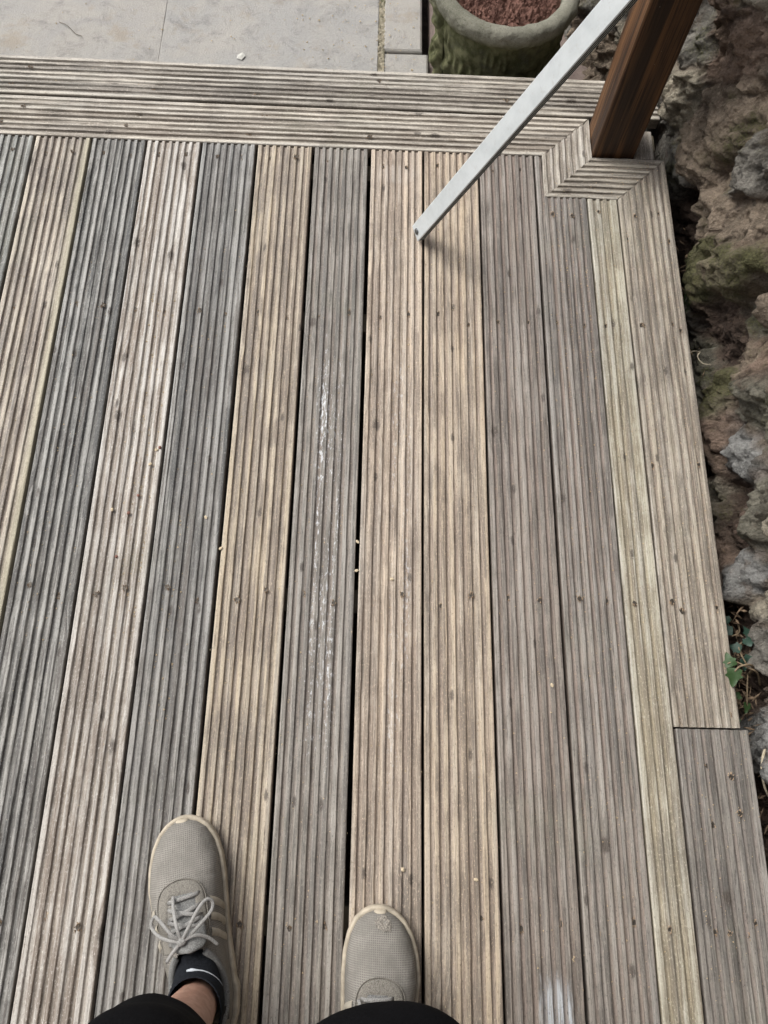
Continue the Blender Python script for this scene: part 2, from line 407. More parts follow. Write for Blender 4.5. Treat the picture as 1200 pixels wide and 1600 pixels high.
bcount = [0]
def board(w, y0, y1, mat, loc, rz=0.0, ng=7, x_first=None, pitch=None, name='deck_board', extra=(), seg=0.014, warp=0.0006):
    """y0 and y1 are numbers or functions of local x (mitred or notched ends)"""
    bcount[0] += 1; sd_ = bcount[0] * 31
    pr = profile(w, ng, x_first, pitch, extra=extra)
    f0 = y0 if callable(y0) else (lambda x: y0)
    f1 = y1 if callable(y1) else (lambda x: y1)
    L = max(abs(f1(0) - f0(0)), abs(f1(w) - f0(w))); n = max(4, int(L / seg))
    px = np.array([p[0] for p in pr]); pz = np.array([p[1] for p in pr])
    a = np.array([f0(x) for x in px]); b = np.array([f1(x) for x in px])
    T = np.linspace(0, 1, n)[:, None]
    Yg = a[None] * (1 - T) + b[None] * T
    Xg = np.repeat(px[None], n, 0); Zg = np.repeat(pz[None], n, 0)
    P = np.stack([Xg.ravel() * 300, Yg.ravel() * 22, np.full(Xg.size, sd_ * 0.37)], 1)
    nz = fbm(P, 2, sd_).reshape(Xg.shape)
    P2 = np.stack([Yg.ravel() * 26, Zg.ravel() * 300, Xg.ravel() * 130 + sd_], 1)
    nx_ = fbm(P2, 2, sd_ + 5).reshape(Xg.shape)
    inner = ((px > 0.001) & (px < w - 0.001)).astype(float)[None]
    Zg = Zg + 0.00032 * nz
    fill = np.clip(fbm(np.stack([Xg.ravel() * 55, Yg.ravel() * 5.0, np.full(Xg.size, sd_ * 0.7)], 1), 3, sd_ + 9).reshape(Xg.shape) + 0.1, 0, 1)
    Zg = Zg + fill * 0.0022 * (pz < -0.003)[None]      # dirt packed unevenly into the grooves
    Xg = Xg + 0.00042 * nx_ * inner
    bow = warp * np.sin(T * 5.1 + sd_) + warp * 0.5 * np.sin(T * 11 + sd_ * 2.0)
    Xg = Xg + bow
    # local nicks in the ridge edges
    nick = np.clip(vnoise(np.stack([Xg.ravel() * 260, Yg.ravel() * 60, np.full(Xg.size, sd_ * 1.9)], 1), 77).reshape(Xg.shape) - 0.72, 0, 1)
    Zg = Zg - nick * 0.006 * inner
    m = len(px)
    V = np.stack([Xg, Yg, Zg], 2).reshape(-1, 3).tolist()
    F = [f[::-1] for f in grid_faces(n, m)]
    # sides and underside
    bl = []
    for i in range(n):
        bl.append((len(V), len(V) + 1))
        V.append([0.0 + float(bow[i, 0]), float(Yg[i, 0]), -0.028]); V.append([w + float(bow[i, 0]), float(Yg[i, -1]), -0.028])
    for i in range(n - 1):
        F.append((i * m, bl[i][0], bl[i + 1][0], (i + 1) * m)[::-1]); F.append((i * m + m - 1, (i + 1) * m + m - 1, bl[i + 1][1], bl[i][1])[::-1])
        F.append((bl[i][0], bl[i][1], bl[i + 1][1], bl[i + 1][0])[::-1])
    F.append(tuple(list(range(m)) + [bl[0][1], bl[0][0]])); F.append(tuple(list(range((n - 1) * m, n * m)) + [bl[-1][1], bl[-1][0]])[::-1])
    o = mesh_obj(name, V, F, mat, deck)
    o.location = loc; o.rotation_euler = (0, 0, rz)
    o['prof'] = 0
    del o['prof']
    return o, pr

TAN = (0.47, 0.42, 0.335); TAND = (0.25, 0.205, 0.16)
Y_END = 1.377
# left edge X, right edge X, material
side_boards = []
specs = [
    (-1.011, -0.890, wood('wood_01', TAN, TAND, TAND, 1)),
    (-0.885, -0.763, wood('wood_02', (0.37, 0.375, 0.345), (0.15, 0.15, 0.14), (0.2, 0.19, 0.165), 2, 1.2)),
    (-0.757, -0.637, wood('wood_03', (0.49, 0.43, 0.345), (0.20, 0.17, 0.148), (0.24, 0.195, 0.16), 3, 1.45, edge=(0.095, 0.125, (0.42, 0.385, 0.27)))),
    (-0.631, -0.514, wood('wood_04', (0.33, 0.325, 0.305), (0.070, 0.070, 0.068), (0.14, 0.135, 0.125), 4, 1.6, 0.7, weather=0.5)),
    (-0.509, -0.391, wood('wood_05', (0.54, 0.515, 0.475), (0.26, 0.215, 0.178), (0.31, 0.265, 0.22), 5, 1.4, 1.2, weather=0.15, trod_shade=0.5)),
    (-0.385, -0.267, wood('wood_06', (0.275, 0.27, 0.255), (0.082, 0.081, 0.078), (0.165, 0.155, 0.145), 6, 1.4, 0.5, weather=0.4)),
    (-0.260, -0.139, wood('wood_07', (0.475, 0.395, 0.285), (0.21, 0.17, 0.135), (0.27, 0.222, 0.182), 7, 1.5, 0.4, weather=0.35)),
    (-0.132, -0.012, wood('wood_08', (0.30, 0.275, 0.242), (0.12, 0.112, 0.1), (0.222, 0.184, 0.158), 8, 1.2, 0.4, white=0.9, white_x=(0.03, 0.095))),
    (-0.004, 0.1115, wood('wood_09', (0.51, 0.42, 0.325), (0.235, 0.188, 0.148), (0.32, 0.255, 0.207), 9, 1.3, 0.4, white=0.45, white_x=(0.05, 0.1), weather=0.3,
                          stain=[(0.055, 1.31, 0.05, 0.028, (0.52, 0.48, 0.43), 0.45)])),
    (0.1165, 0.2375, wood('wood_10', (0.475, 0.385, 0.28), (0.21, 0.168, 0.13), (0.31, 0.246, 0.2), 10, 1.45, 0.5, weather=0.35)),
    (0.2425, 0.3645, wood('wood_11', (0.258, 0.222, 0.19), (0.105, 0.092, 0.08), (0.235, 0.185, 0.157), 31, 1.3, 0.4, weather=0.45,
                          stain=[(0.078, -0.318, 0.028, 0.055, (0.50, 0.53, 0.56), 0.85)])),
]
for k in range(5):      # the deck goes on to the side, out of view
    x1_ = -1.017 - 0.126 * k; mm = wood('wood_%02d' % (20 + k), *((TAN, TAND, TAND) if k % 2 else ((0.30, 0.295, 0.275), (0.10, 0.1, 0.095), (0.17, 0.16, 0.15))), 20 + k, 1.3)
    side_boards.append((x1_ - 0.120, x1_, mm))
SCREW_ROWS = [1.338, 0.935, 0.334, -0.195, -0.62]
boards = []
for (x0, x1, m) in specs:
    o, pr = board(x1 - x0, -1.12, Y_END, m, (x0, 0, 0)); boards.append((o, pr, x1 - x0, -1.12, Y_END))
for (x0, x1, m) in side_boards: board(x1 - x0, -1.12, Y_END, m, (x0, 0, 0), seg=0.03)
# notched board beside the post frame
w10 = 0.1105
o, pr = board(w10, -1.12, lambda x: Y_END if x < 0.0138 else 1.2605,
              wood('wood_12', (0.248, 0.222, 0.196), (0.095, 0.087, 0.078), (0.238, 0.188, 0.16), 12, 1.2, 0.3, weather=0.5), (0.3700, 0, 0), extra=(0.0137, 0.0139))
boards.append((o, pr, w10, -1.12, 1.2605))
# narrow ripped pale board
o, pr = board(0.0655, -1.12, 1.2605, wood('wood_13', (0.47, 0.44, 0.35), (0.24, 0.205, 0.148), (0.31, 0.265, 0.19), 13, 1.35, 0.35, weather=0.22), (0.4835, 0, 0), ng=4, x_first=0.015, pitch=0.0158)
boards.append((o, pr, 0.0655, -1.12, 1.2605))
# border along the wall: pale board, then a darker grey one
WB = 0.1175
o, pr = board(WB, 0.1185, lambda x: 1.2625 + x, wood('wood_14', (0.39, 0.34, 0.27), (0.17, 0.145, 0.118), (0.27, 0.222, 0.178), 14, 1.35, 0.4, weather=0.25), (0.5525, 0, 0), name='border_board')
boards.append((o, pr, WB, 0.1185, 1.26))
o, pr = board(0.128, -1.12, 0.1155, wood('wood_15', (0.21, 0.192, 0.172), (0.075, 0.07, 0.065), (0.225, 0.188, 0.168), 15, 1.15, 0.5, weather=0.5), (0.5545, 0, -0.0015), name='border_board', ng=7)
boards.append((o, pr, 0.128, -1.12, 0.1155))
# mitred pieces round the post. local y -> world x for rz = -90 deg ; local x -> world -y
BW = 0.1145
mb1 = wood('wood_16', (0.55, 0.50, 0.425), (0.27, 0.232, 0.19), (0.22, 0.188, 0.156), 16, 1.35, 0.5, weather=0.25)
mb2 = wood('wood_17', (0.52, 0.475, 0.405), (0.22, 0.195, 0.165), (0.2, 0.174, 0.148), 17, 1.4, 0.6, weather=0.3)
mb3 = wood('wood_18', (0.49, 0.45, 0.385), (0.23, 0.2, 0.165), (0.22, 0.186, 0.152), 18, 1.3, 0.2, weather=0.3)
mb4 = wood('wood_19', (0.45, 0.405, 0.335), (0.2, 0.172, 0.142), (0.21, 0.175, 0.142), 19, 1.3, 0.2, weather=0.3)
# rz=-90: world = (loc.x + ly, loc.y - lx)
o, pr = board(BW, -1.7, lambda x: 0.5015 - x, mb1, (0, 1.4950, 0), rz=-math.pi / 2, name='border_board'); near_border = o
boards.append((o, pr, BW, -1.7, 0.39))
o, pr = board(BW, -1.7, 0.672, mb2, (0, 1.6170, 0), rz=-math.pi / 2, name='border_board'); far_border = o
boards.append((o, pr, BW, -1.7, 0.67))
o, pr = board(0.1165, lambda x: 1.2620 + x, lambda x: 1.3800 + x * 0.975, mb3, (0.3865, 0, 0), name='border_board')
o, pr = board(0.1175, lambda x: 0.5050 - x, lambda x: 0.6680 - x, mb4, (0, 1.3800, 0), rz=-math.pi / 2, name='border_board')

# screws: torn countersunk holes with a dull head
screw_metal = plain('screw_metal', (0.07, 0.06, 0.05), 0.5, 0.4, 400, metal=0.6)
splinter_mat = plain('torn_fibre', (0.30, 0.22, 0.15), 0.9, 0.4, 500)
def screw_mesh(k):
    r = random.Random(k); V = []; F = []
    n = 11
    V.append((0, 0, 0.0003))
    for i in range(n):
        a = 2 * math.pi * i / n; q = 0.0030 * (0.8 + 0.6 * r.random()); V.append((q * math.cos(a), 1.25 * q * math.sin(a), 0.0005))
    for i in range(n): F.append((0, 1 + i, 1 + (i + 1) % n))
    nh = len(F)
    for i in range(9):      # raised splinters round the hole
        a = r.uniform(0, 6.28); q = 0.0036 + r.random() * 0.0014; L = 0.002 + r.random() * 0.003
        c = Vector((q * math.cos(a), q * math.sin(a), 0)); d = Vector((r.uniform(-.5, .5), r.choice((-1, 1)), 0)).normalized()
        s = Vector((-d.y, d.x, 0)) * (0.0007 + r.random() * 0.0007); b = len(V)
        for p in (c - s, c + s, c + d * L + Vector((0, 0, 0.0012 * r.random()))): V.append(tuple(p))
        V.append((c.x, c.y, 0.0022)); F += [(b, b + 1, b + 3), (b + 1, b + 2, b + 3), (b + 2, b, b + 3)]
    me = bpy.data.meshes.new('screw'); me.from_pydata(V, [], F); me.materials.append(screw_metal); me.materials.append(splinter_mat)
    for i, p in enumerate(me.polygons): p.material_index = 0 if i < nh else 1
    return me
SM = [screw_mesh(k) for k in range(7)]
def put_screw(o, pr, x, y):
    z = float(np.interp(x, [p[0] for p in pr], [p[1] for p in pr]))
    # on the next ridge top if it would fall on a groove wall
    z = 0.0 if z > -0.002 else -GD - 0.0002
    s = share('screw', random.choice(SM), o, (x, y, z + 0.0006), (0, 0, random.uniform(-0.6, 0.6) + random.choice((0, math.pi))))
    k = random.uniform(0.85, 1.25); s.scale = (k, k, 1)
for (o, pr, w, a, b) in boards[:14]:
    for r_ in SCREW_ROWS:
        yy = r_ if r_ < b - 0.03 else b - 0.04
        fr = (0.26, 0.73) if w > 0.1 else (0.3,)
        for f_ in fr:
            put_screw(o, pr, w * f_ + random.uniform(-0.006, 0.006), yy + random.uniform(-0.012, 0.012))
o, pr, w, a, b = boards[13]
for y in (1.16, 0.934, 0.62, 0.334, 0.136):
    for f_ in (0.14, 0.9): put_screw(o, pr, w * f_ + random.uniform(-.004, .004), y + random.uniform(-.008, .008))
o, pr, w, a, b = boards[14]
for y in (0.045, -0.195, -0.03, -0.33):
    for f_ in (0.34, 0.72): put_screw(o, pr, w * f_ + random.uniform(-.008, .008), y + random.uniform(-.012, .012))
for bi in (15, 16):
    o, pr, w, a, b = boards[bi]
    for k in range(8):
        y = 0.30 - k * 0.28
        for f_ in (0.3, 0.72): put_screw(o, pr, w * f_ + random.uniform(-.006, .006), y + random.uniform(-.03, .03))

# frame under the boards
jw = plain('joist_wood', (0.10, 0.085, 0.06), 0.9, 0.3, 40)
def joist(x0, x1, y0, y1, z0, z1, name='joist'):
    o = mesh_obj(name, *box_data(x0, x1, y0, y1, z0, z1, 0.003), jw, deck); return o
for y in (1.335, 0.935, 0.334, -0.195, -0.70, -1.08):
    joist(-1.6, 0.655, y - 0.0225, y + 0.0225, -0.155, -0.0285)
joist(-1.6, 0.665, 1.5785, 1.6125, -0.19, -0.0285, 'fascia_board')
joist(-1.6, 0.665, 1.435, 1.482, -0.155, -0.0285)
for x in (-1.2, -0.3, 0.5):
    for y in (1.335, 0.334, -0.70):
        joist(x - 0.035, x + 0.035, y + 0.0235, y + 0.0935, -0.33, -0.05, 'support_leg')
# pale offcut filling the corner behind the post
mesh_obj('infill_block', *box_data(0.602, 0.650, 1.386, 1.470, -0.045, -0.006, 0.002), mb3, deck)

# ------------------------------------------------------------------ post
def post_mat():
    t = NT('stained_post'); o = t.obj()
    fine = t.noise(t.mapping(o, (320, 320, 7)), 1.0, 5, 0.6); br = t.noise(t.mapping(o, (36, 36, 1.4)), 1.0, 4, 0.6, 0.5)
    c = t.mix(t.rng(br, 0.35, 0.68), (0.024, 0.010, 0.0045), (0.150, 0.070, 0.027)); c = t.mix(t.rng(fine, 0.46, 0.64, 0, 0.7), c, (0.014, 0.007, 0.004))
    worn = t.rng(t.noise(t.mapping(o, (60, 60, 14)), 1.0, 5, 0.7), 0.66, 0.74, 0, 0.5)
    c = t.mix(worn, c, (0.17, 0.10, 0.05))
    sp = t.rng(t.noise(o, 210, 2, 0.5), 0.76, 0.80, 0, 0.7)
    c = t.mix(sp, c, (0.5, 0.45, 0.38))
    return t.done(c, t.rng(fine, 0.3, 0.7, 0.42, 0.7), t.bump(fine, 0.5, 0.0012), spec=0.4)
PM = post_mat()
n = 70
zs = np.linspace(-0.30, 1.25, n); V = []; R_ = 0.0045
prof = []
for (cx, cy, a0) in ((0.0485 - R_, 0.0485 - R_, 0), (-0.0485 + R_, 0.0485 - R_, 90), (-0.0485 + R_, -0.0485 + R_, 180), (0.0485 - R_, -0.0485 + R_, 270)):
    for k in range(4):
        a = rad(a0 + 30 * k); prof.append((cx + R_ * math.cos(a), cy + R_ * math.sin(a)))
for z in zs:
    for (x, y) in prof:
        q = vnoise(np.array([[x * 60, y * 60, z * 9]]), 5)[0]; V.append((x + 0.0007 * q, y - 0.0006 * q, z))
F = grid_faces(n, 16, close_v=True); F = [f[::-1] for f in F]
F.append(tuple(range(16))[::-1]); F.append(tuple(range((n - 1) * 16, n * 16)))
post = mesh_obj('wooden_post', V, F, PM); post.location = (0.5525, 1.4335, 0)
tag(post, 'square dark brown stained timber post standing in the mitred corner of the decking', 'post')

# ------------------------------------------------------------------ aluminium bar leaning on the wall
def alu_mat():
    t = NT('brushed_aluminium'); o = t.obj(); n = t.noise(t.mapping(o, (300, 300, 3)), 1.0, 4, 0.6); b = t.noise(o, 25, 4, 0.6)
    c = t.mix(t.rng(b, 0.35, 0.7), (0.76, 0.80, 0.81), (0.66, 0.70, 0.71))
    dust = t.rng(t.noise(o, 90, 5, 0.7), 0.55, 0.75, 0, 0.35)
    c = t.mix(dust, c, (0.50, 0.48, 0.44))
    return t.done(c, t.rng(n, 0.3, 0.7, 0.42, 0.62), t.bump(n, 0.25, 0.0006), metal=0.35, spec=0.5)
AL = alu_mat(); GAL = plain('dull_groove_metal', (0.05, 0.052, 0.055), 0.6, 0.2, 60, metal=0.5)
Udir = Vector((0.33, -0.19, 0.93)).normalized()
B0 = Vector((0.1005, 1.140, 0.0085))
BARW, BART = 0.0365, 0.0145
vray = (B0 - Vector((0, 0, 1.38))).normalized()
Wdir = Vector((0.38, -0.90, -0.30)); Wdir = (Wdir - Udir * Wdir.dot(Udir)).normalized()
Ndir = Wdir.cross(Udir).normalized()
if Ndir.dot(vray) > 0: Ndir = -Ndir
barL = (0.735 - B0.x) / Udir.x
bar = empty('metal_bar', B0)
bar.rotation_euler = Matrix((Wdir, Ndir.cross(-Wdir) if False else Udir.cross(Wdir), Udir)).transposed().to_euler()
NS = 1.0 if Udir.cross(Wdir).dot(Ndir) > 0 else -1.0
tag(bar, 'long silver aluminium bar with a rounded bolted foot leaning over the deck boards', 'metal bar')
def bar_sect():
    # section in (w, n); broad face at n = +T/2, three grooves in each narrow side
    h, t2 = BARW / 2, BART / 2
    pts = [(-h + 0.0015, t2), (h - 0.0015, t2), (h, t2 - 0.0015)]
    for k in range(3):
        c = t2 - 0.0034 - k * 0.0040
        pts += [(h, c + 0.0015), (h - 0.0034, c + 0.0014), (h - 0.0034, c - 0.0014), (h, c - 0.0015)]
    pts += [(h, -t2 + 0.001), (h - 0.001, -t2), (-h + 0.001, -t2), (-h, -t2 + 0.001)]
    for k in range(3):
        c = t2 - 0.0034 - (2 - k) * 0.0040
        pts += [(-h, c - 0.0015), (-h + 0.0034, c - 0.0014), (-h + 0.0034, c + 0.0014), (-h, c + 0.0015)]
    pts += [(-h, t2 - 0.0015)]
    return pts
sec = bar_sect(); V = []
heights = np.concatenate([np.linspace(0, 0.012, 5), np.linspace(0.05, barL, 24)])
for hh in heights:
    for (w_, n_) in sec:
        # end corners cut and rounded
        e = 0.0
        if hh < 0.0121:
            e = 0.006 * max(0.0, abs(w_) / (BARW / 2) - 0.55) ** 1.5 * 2.2 * (1 - hh / 0.012)
        V.append((w_, n_ * NS, hh + e))
m = len(sec); F = grid_faces(len(heights), m, close_v=True)
F.append(tuple(range(m))); F.append(tuple(range((len(heights) - 1) * m, len(heights) * m)))
bp = mesh_obj('bar_profile', V, F, AL, bar)
bp.data.materials.append(GAL)
for p in bp.data.polygons:
    if len(p.vertices) == 4:
        cw = sum(bp.data.vertices[v].co.x for v in p.vertices) / 4
        if BARW / 2 - 0.0037 < abs(cw) < BARW / 2 - 0.0004 and abs(sum(bp.data.vertices[v].co.y for v in p.vertices) / 4) < BART / 2 - 0.0012: p.material_index = 1
bmx = bmesh.new(); bmx.from_mesh(bp.data); bmesh.ops.recalc_face_normals(bmx, faces=bmx.faces); bmx.to_mesh(bp.data); bmx.free()
Mb = Mesh()
rings = [(0.0, 0.0028), (0.0042, 0.0026), (0.0062, 0.0016), (0.0070, 0.0)]
V = []
for (r_, z_) in rings[1:]:
    for k in range(18): V.append((r_ * math.cos(k * rad(20)), z_ + 0.0005, r_ * math.sin(k * rad(20))))
F = grid_faces(3, 18, close_v=True); F.append(tuple(range(18)))
V = [(x, NS * (y + BART / 2), z + 0.0135) for x, y, z in V]
mesh_obj('bolt', V, F, plain('bolt_metal', (0.16, 0.165, 0.17), 0.4, 0.3, 300, metal=0.8), bar)

# ------------------------------------------------------------------ stone wall
wall = empty('stone_wall', (0.80, 0.7, -0.32))
tag(wall, 'rough mossy rubble stone wall rising beside the decking', 'wall')
SEEDS = [  # y, z, protrusion, family
    (1.739, .022, .045, 'pale'), (1.548, .175, .030, 'grey'), (1.419, .279, .020, 'red'), (1.465, .103, .040, 'pale'), (1.601, -.057, .045, 'grey'),
    (1.290, .214, .030, 'tan'), (1.432, -.029, .030, 'grey'), (1.289, .098, .030, 'tan'), (1.123, .203, .030, 'grey'), (1.427, -.148, .035, 'green'),
    (1.251, -.100, -.035, 'soil'), (1.208, .074, .020, 'tan'), (1.080, .005, .045, 'moss'), (.981, .134, .040, 'moss'), (1.065, .172, .015, 'tan'),
    (1.099, -.089, .000, 'grey'), (.876, .115, -.030, 'green'), (.928, -.009, -.005, 'soil'), (.804, .094, .005, 'red'), (.861, -.108, .030, 'green'),
    (.793, -.040, .040, 'moss'), (.794, .038, .010, 'tan'), (.708, .065, .020, 'green'), (.694, -.049, .040, 'red'), (.641, .005, .030, 'blue'),
    (.685, -.127, .005, 'soil'), (.587, -.140, .030, 'pale'), (.536, -.040, .005, 'soil'), (.488, .023, .020, 'green'), (.402, -.028, .025, 'blue'),
    (.454, -.120, .005, 'red'), (.349, -.123, -.010, 'soil'), (.339, -.022, .020, 'pale'), (.280, -.028, .030, 'grey'), (.267, -.094, -.005, 'soil'),
    (.135, -.084, .030, 'blue'), (.183, -.094, .00, 'soil'), (-.043, -.126, -.015, 'soil'), (1.80, .16, .03, 'tan'), (1.95, -.02, .05, 'grey'), (1.88, -.16, .05, 'tan'),
    (2.10, .10, .05, 'pale'), (2.12, -.12, .07, 'grey')]
r2 = random.Random(5)
tries = 0
while len(SEEDS) < 230 and tries < 9000:
    tries += 1
    y, z = r2.uniform(-1.2, 3.2), r2.uniform(-0.36, 2.0)
    if -0.15 < y < 2.15 and z < 0.14 + 0.11 * y: continue
    if all((y - s[0]) ** 2 + (1.25 * (z - s[1])) ** 2 > 0.15 ** 2 for s in SEEDS):
        SEEDS.append((y, z, r2.uniform(-0.005, 0.05), r2.choice(['pale', 'grey', 'tan', 'red', 'moss', 'green', 'tan', 'grey'])))
SEEDS = [(a, b, c * (0.85 if c > 0 else 1.0), e) for a, b, c, e in SEEDS]
SD = np.array([(s[0], s[1], s[2]) for s in SEEDS]); ns = len(SEEDS)
ygrid = np.concatenate([np.arange(-1.3, -0.2, 0.022), np.arange(-0.2, 2.25, 0.0034), np.arange(2.25, 3.3, 0.022)])
zgrid = np.concatenate([np.arange(-0.36, 0.45, 0.0034), np.arange(0.45, 2.05, 0.022)])
YG, ZG = np.meshgrid(ygrid, zgrid, indexing='ij'); yv, zv = YG.ravel(), ZG.ravel()
P = np.stack([yv, zv, np.zeros_like(yv)], 1)
wy = yv + 0.020 * fbm(P * 6.5, 4, 3); wz = zv + 0.020 * fbm(P * 6.5 + 40, 4, 9)
d = np.sqrt((wy[:, None] - SD[None, :, 0]) ** 2 + (1.2 * (wz[:, None] - SD[None, :, 1])) ** 2)
idx = np.argsort(d, 1)[:, :2]
d1 = np.take_along_axis(d, idx[:, :1], 1)[:, 0]; d2 = np.take_along_axis(d, idx[:, 1:2], 1)[:, 0]
cid = idx[:, 0]; gap = d2 - d1
def worley(y, z, size, seed):
    """jittered cells: per-cell hash values, offset from the cell seed, distance gap to the next cell"""
    gy, gz = y / size, z / size; iy, iz = np.floor(gy).astype(np.int64), np.floor(gz).astype(np.int64)
    b1 = np.full(len(y), 9.0); b2 = np.full(len(y), 9.0); by = np.zeros(len(y)); bz = np.zeros(len(y)); hi = np.zeros(len(y), np.int64); hj = np.zeros(len(y), np.int64)
    for a in (-1, 0, 1):
        for b in (-1, 0, 1):
            ci, cj = iy + a, iz + b; k0 = np.zeros_like(ci)
            sy, sz2 = ci + _hash(ci, cj, k0, seed), cj + _hash(ci, cj, k0, seed + 1)
            dd = np.hypot(gy - sy, gz - sz2); m1 = dd < b1
            b2 = np.where(m1, b1, np.minimum(b2, dd)); by = np.where(m1, gy - sy, by); bz = np.where(m1, gz - sz2, bz)
            hi = np.where(m1, ci, hi); hj = np.where(m1, cj, hj); b1 = np.where(m1, dd, b1)
    k0 = np.zeros_like(hi)
    return [_hash(hi, hj, k0, seed + q) for q in (2, 3, 4)], by * size, bz * size, b2 - b1
tilt = np.array([(r2.uniform(-.55, .55), r2.uniform(-.45, .55)) for _ in range(ns)])
soil_cell = np.array([1.0 if s[3] == 'soil' else 0.0 for s in SEEDS])
bulge = np.where(soil_cell[cid] > 0, 0.25, 1.0)
wgt = np.exp(-(d - d1[:, None]) / 0.010); prot = (wgt * SD[None, :, 2]).sum(1) / wgt.sum(1)
h = prot + 0.006 + 0.011 * bulge * (1 - np.exp(-gap / 0.006)) + 0.006 * bulge * (1 - np.exp(-gap / 0.05)) + bulge * (tilt[cid, 0] * (wy - SD[cid, 0]) + tilt[cid, 1] * (wz - SD[cid, 1])) * np.clip(gap / 0.045, 0, 1) * 0.6
# fractured facets at two scales
f1 = fbm(P * 16, 3, 111); f2 = fbm(P * 16 + 31, 3, 113)
for (size, amp, tl, sd_) in ((0.095, 0.018, 1.05, 201), (0.030, 0.006, 0.9, 231)):
    (ha, hb, hc), oy, oz, gp = worley(yv + 0.013 * f1, zv + 0.013 * f2, size, sd_)
    h += bulge * np.clip(gp / 0.22, 0, 1) * (amp * (ha - 0.5) * 2 + tl * ((hb - 0.5) * oy + (hc - 0.5) * oz))
hg = h.reshape(len(ygrid), len(zgrid))
for _ in range(1):
    hp_ = np.pad(hg, 1, mode='edge'); hg = 0.4 * hg + 0.15 * (hp_[:-2, 1:-1] + hp_[2:, 1:-1] + hp_[1:-1, :-2] + hp_[1:-1, 2:])
h = hg.ravel()
def ridged(p, o, s): return 1 - np.abs(fbm(p, o, s))
h += 0.016 * fbm(P * 12, 4, 21) + 0.010 * (ridged(P * 30, 4, 33, ) - 0.6)
h += 0.0022 * fbm(P * 210, 2, 47, 0.7)
h += 0.0045 * fbm(P * 95, 3, 41, 0.65) * np.where(soil_cell[cid] > 0, 2.4, 1.0)
base = 0.772 + 0.03 * zv - 0.055 * np.clip((yv - 1.15) / 0.4, 0, 1) - 0.10 * np.clip((yv - 1.62) / 0.5, 0, 1) ** 1.2
xs_ = base - h
# nothing may cut into the boards
lim = np.where((yv < 1.63) & (zv < 0.012), 0.689, 0.0)
xs_ = np.maximum(xs_, lim)
# the lower edge of protruding stones undercuts
yj = yv + 0.006 * fbm(P * 40 + 7, 3, 51); zj = zv + 0.006 * fbm(P * 40 + 19, 3, 57)
WV = np.stack([xs_ - 0.80, yj - 0.7, zj + 0.32], 1)
FAM = {   # stone colour and how much moss it carries
    'pale': ((0.30, 0.268, 0.21), 0.28), 'grey': ((0.195, 0.182, 0.160), 0.30), 'tan': ((0.225, 0.180, 0.137), 0.34), 'red': ((0.195, 0.142, 0.110), 0.25),
    'moss': ((0.155, 0.135, 0.092), 0.72), 'green': ((0.15, 0.14, 0.112), 0.45), 'blue': ((0.225, 0.222, 0.212), 0.22), 'soil': ((0.098, 0.070, 0.055), 0.12)}
def wall_mat():
    t = NT('rubble_stone'); o = t.obj()
    A = t.n.new('ShaderNodeVertexColor'); A.layer_name = 'stone_tint'; base = A.outputs['Color']; mo = A.outputs['Alpha']
    a = t.noise(o, 13, 6, 0.65, 0.7); b = t.noise(o, 42, 6, 0.68); g = t.noise(o, 230, 4, 0.75); v = t.voronoi(o, 120)
    def k_(f): 
        m = t.n.new('ShaderNodeVectorMath'); m.operation = 'SCALE'; t.set(m.inputs[0], base); m.inputs['Scale'].default_value = f; return m.outputs[0]
    c = t.mix(t.rng(a, 0.36, 0.64), k_(0.62), k_(1.30))
    c = t.mix(t.rng(b, 0.52, 0.70, 0, 0.75), c, k_(0.45)); c = t.mix(t.rng(b, 0.46, 0.32, 0, 0.5), c, k_(1.7))
    c = t.mix(t.rng(t.noise(t.vadd(o, (4, 4, 4)), 20, 5, 0.7), 0.55, 0.68, 0, 0.5), c, (0.125, 0.086, 0.060))
    c = t.mix(t.rng(g, 0.54, 0.70, 0, 0.55), c, k_(2.0)); c = t.mix(t.rng(g, 0.46, 0.30, 0, 0.75), c, k_(0.28))
    m = t.math('ADD', t.noise(o, 8, 6, 0.68), t.math('ADD', t.math('MULTIPLY', t.math('SUBTRACT', mo, 0.5), 0.42), t.math('MULTIPLY', t.math('SUBTRACT', g, 0.5), 0.45)))
    c = t.mix(t.rng(m, 0.46, 0.66, 0, 0.85), c, t.mix(t.rng(g, 0.35, 0.65), (0.032, 0.034, 0.013), (0.105, 0.102, 0.045)))
    h_ = t.math('ADD', t.math('MULTIPLY', g, 0.8), t.math('ADD', t.math('MULTIPLY', b, 1.5), t.math('MULTIPLY', v, 0.5)))
    return t.done(c, 0.9, t.bump(h_, 1.0, 0.008), spec=0.2)
WM = wall_mat()
fcol = np.array([(*FAM[s_[3]][0], FAM[s_[3]][1]) for s_ in SEEDS])
dn_ = d + 0.012 * np.stack([fbm(P * 60 + 5 * (q % 7), 2, 300 + q % 7) for q in range(7)], 1)[:, np.arange(ns) % 7]
wc = np.exp(-(dn_ - dn_.min(1)[:, None]) / 0.005); wc /= wc.sum(1)[:, None]
WC = wc @ fcol
jn = np.clip(1 - gap / 0.022, 0, 1)[:, None] * 0.7
WC = WC * (1 - jn) + np.array([0.12, 0.09, 0.07, 0.25]) * jn
ny, nz = len(ygrid), len(zgrid)
ii, jj = np.meshgrid(np.arange(ny - 1), np.arange(nz - 1), indexing='ij'); a = (ii * nz + jj).ravel()
Q = np.stack([a, a + 1, a + nz + 1, a + nz], 1)
isj = gap < 0.0045
fj = isj[Q].sum(1) >= 2
fc = cid[Q[:, 0]]
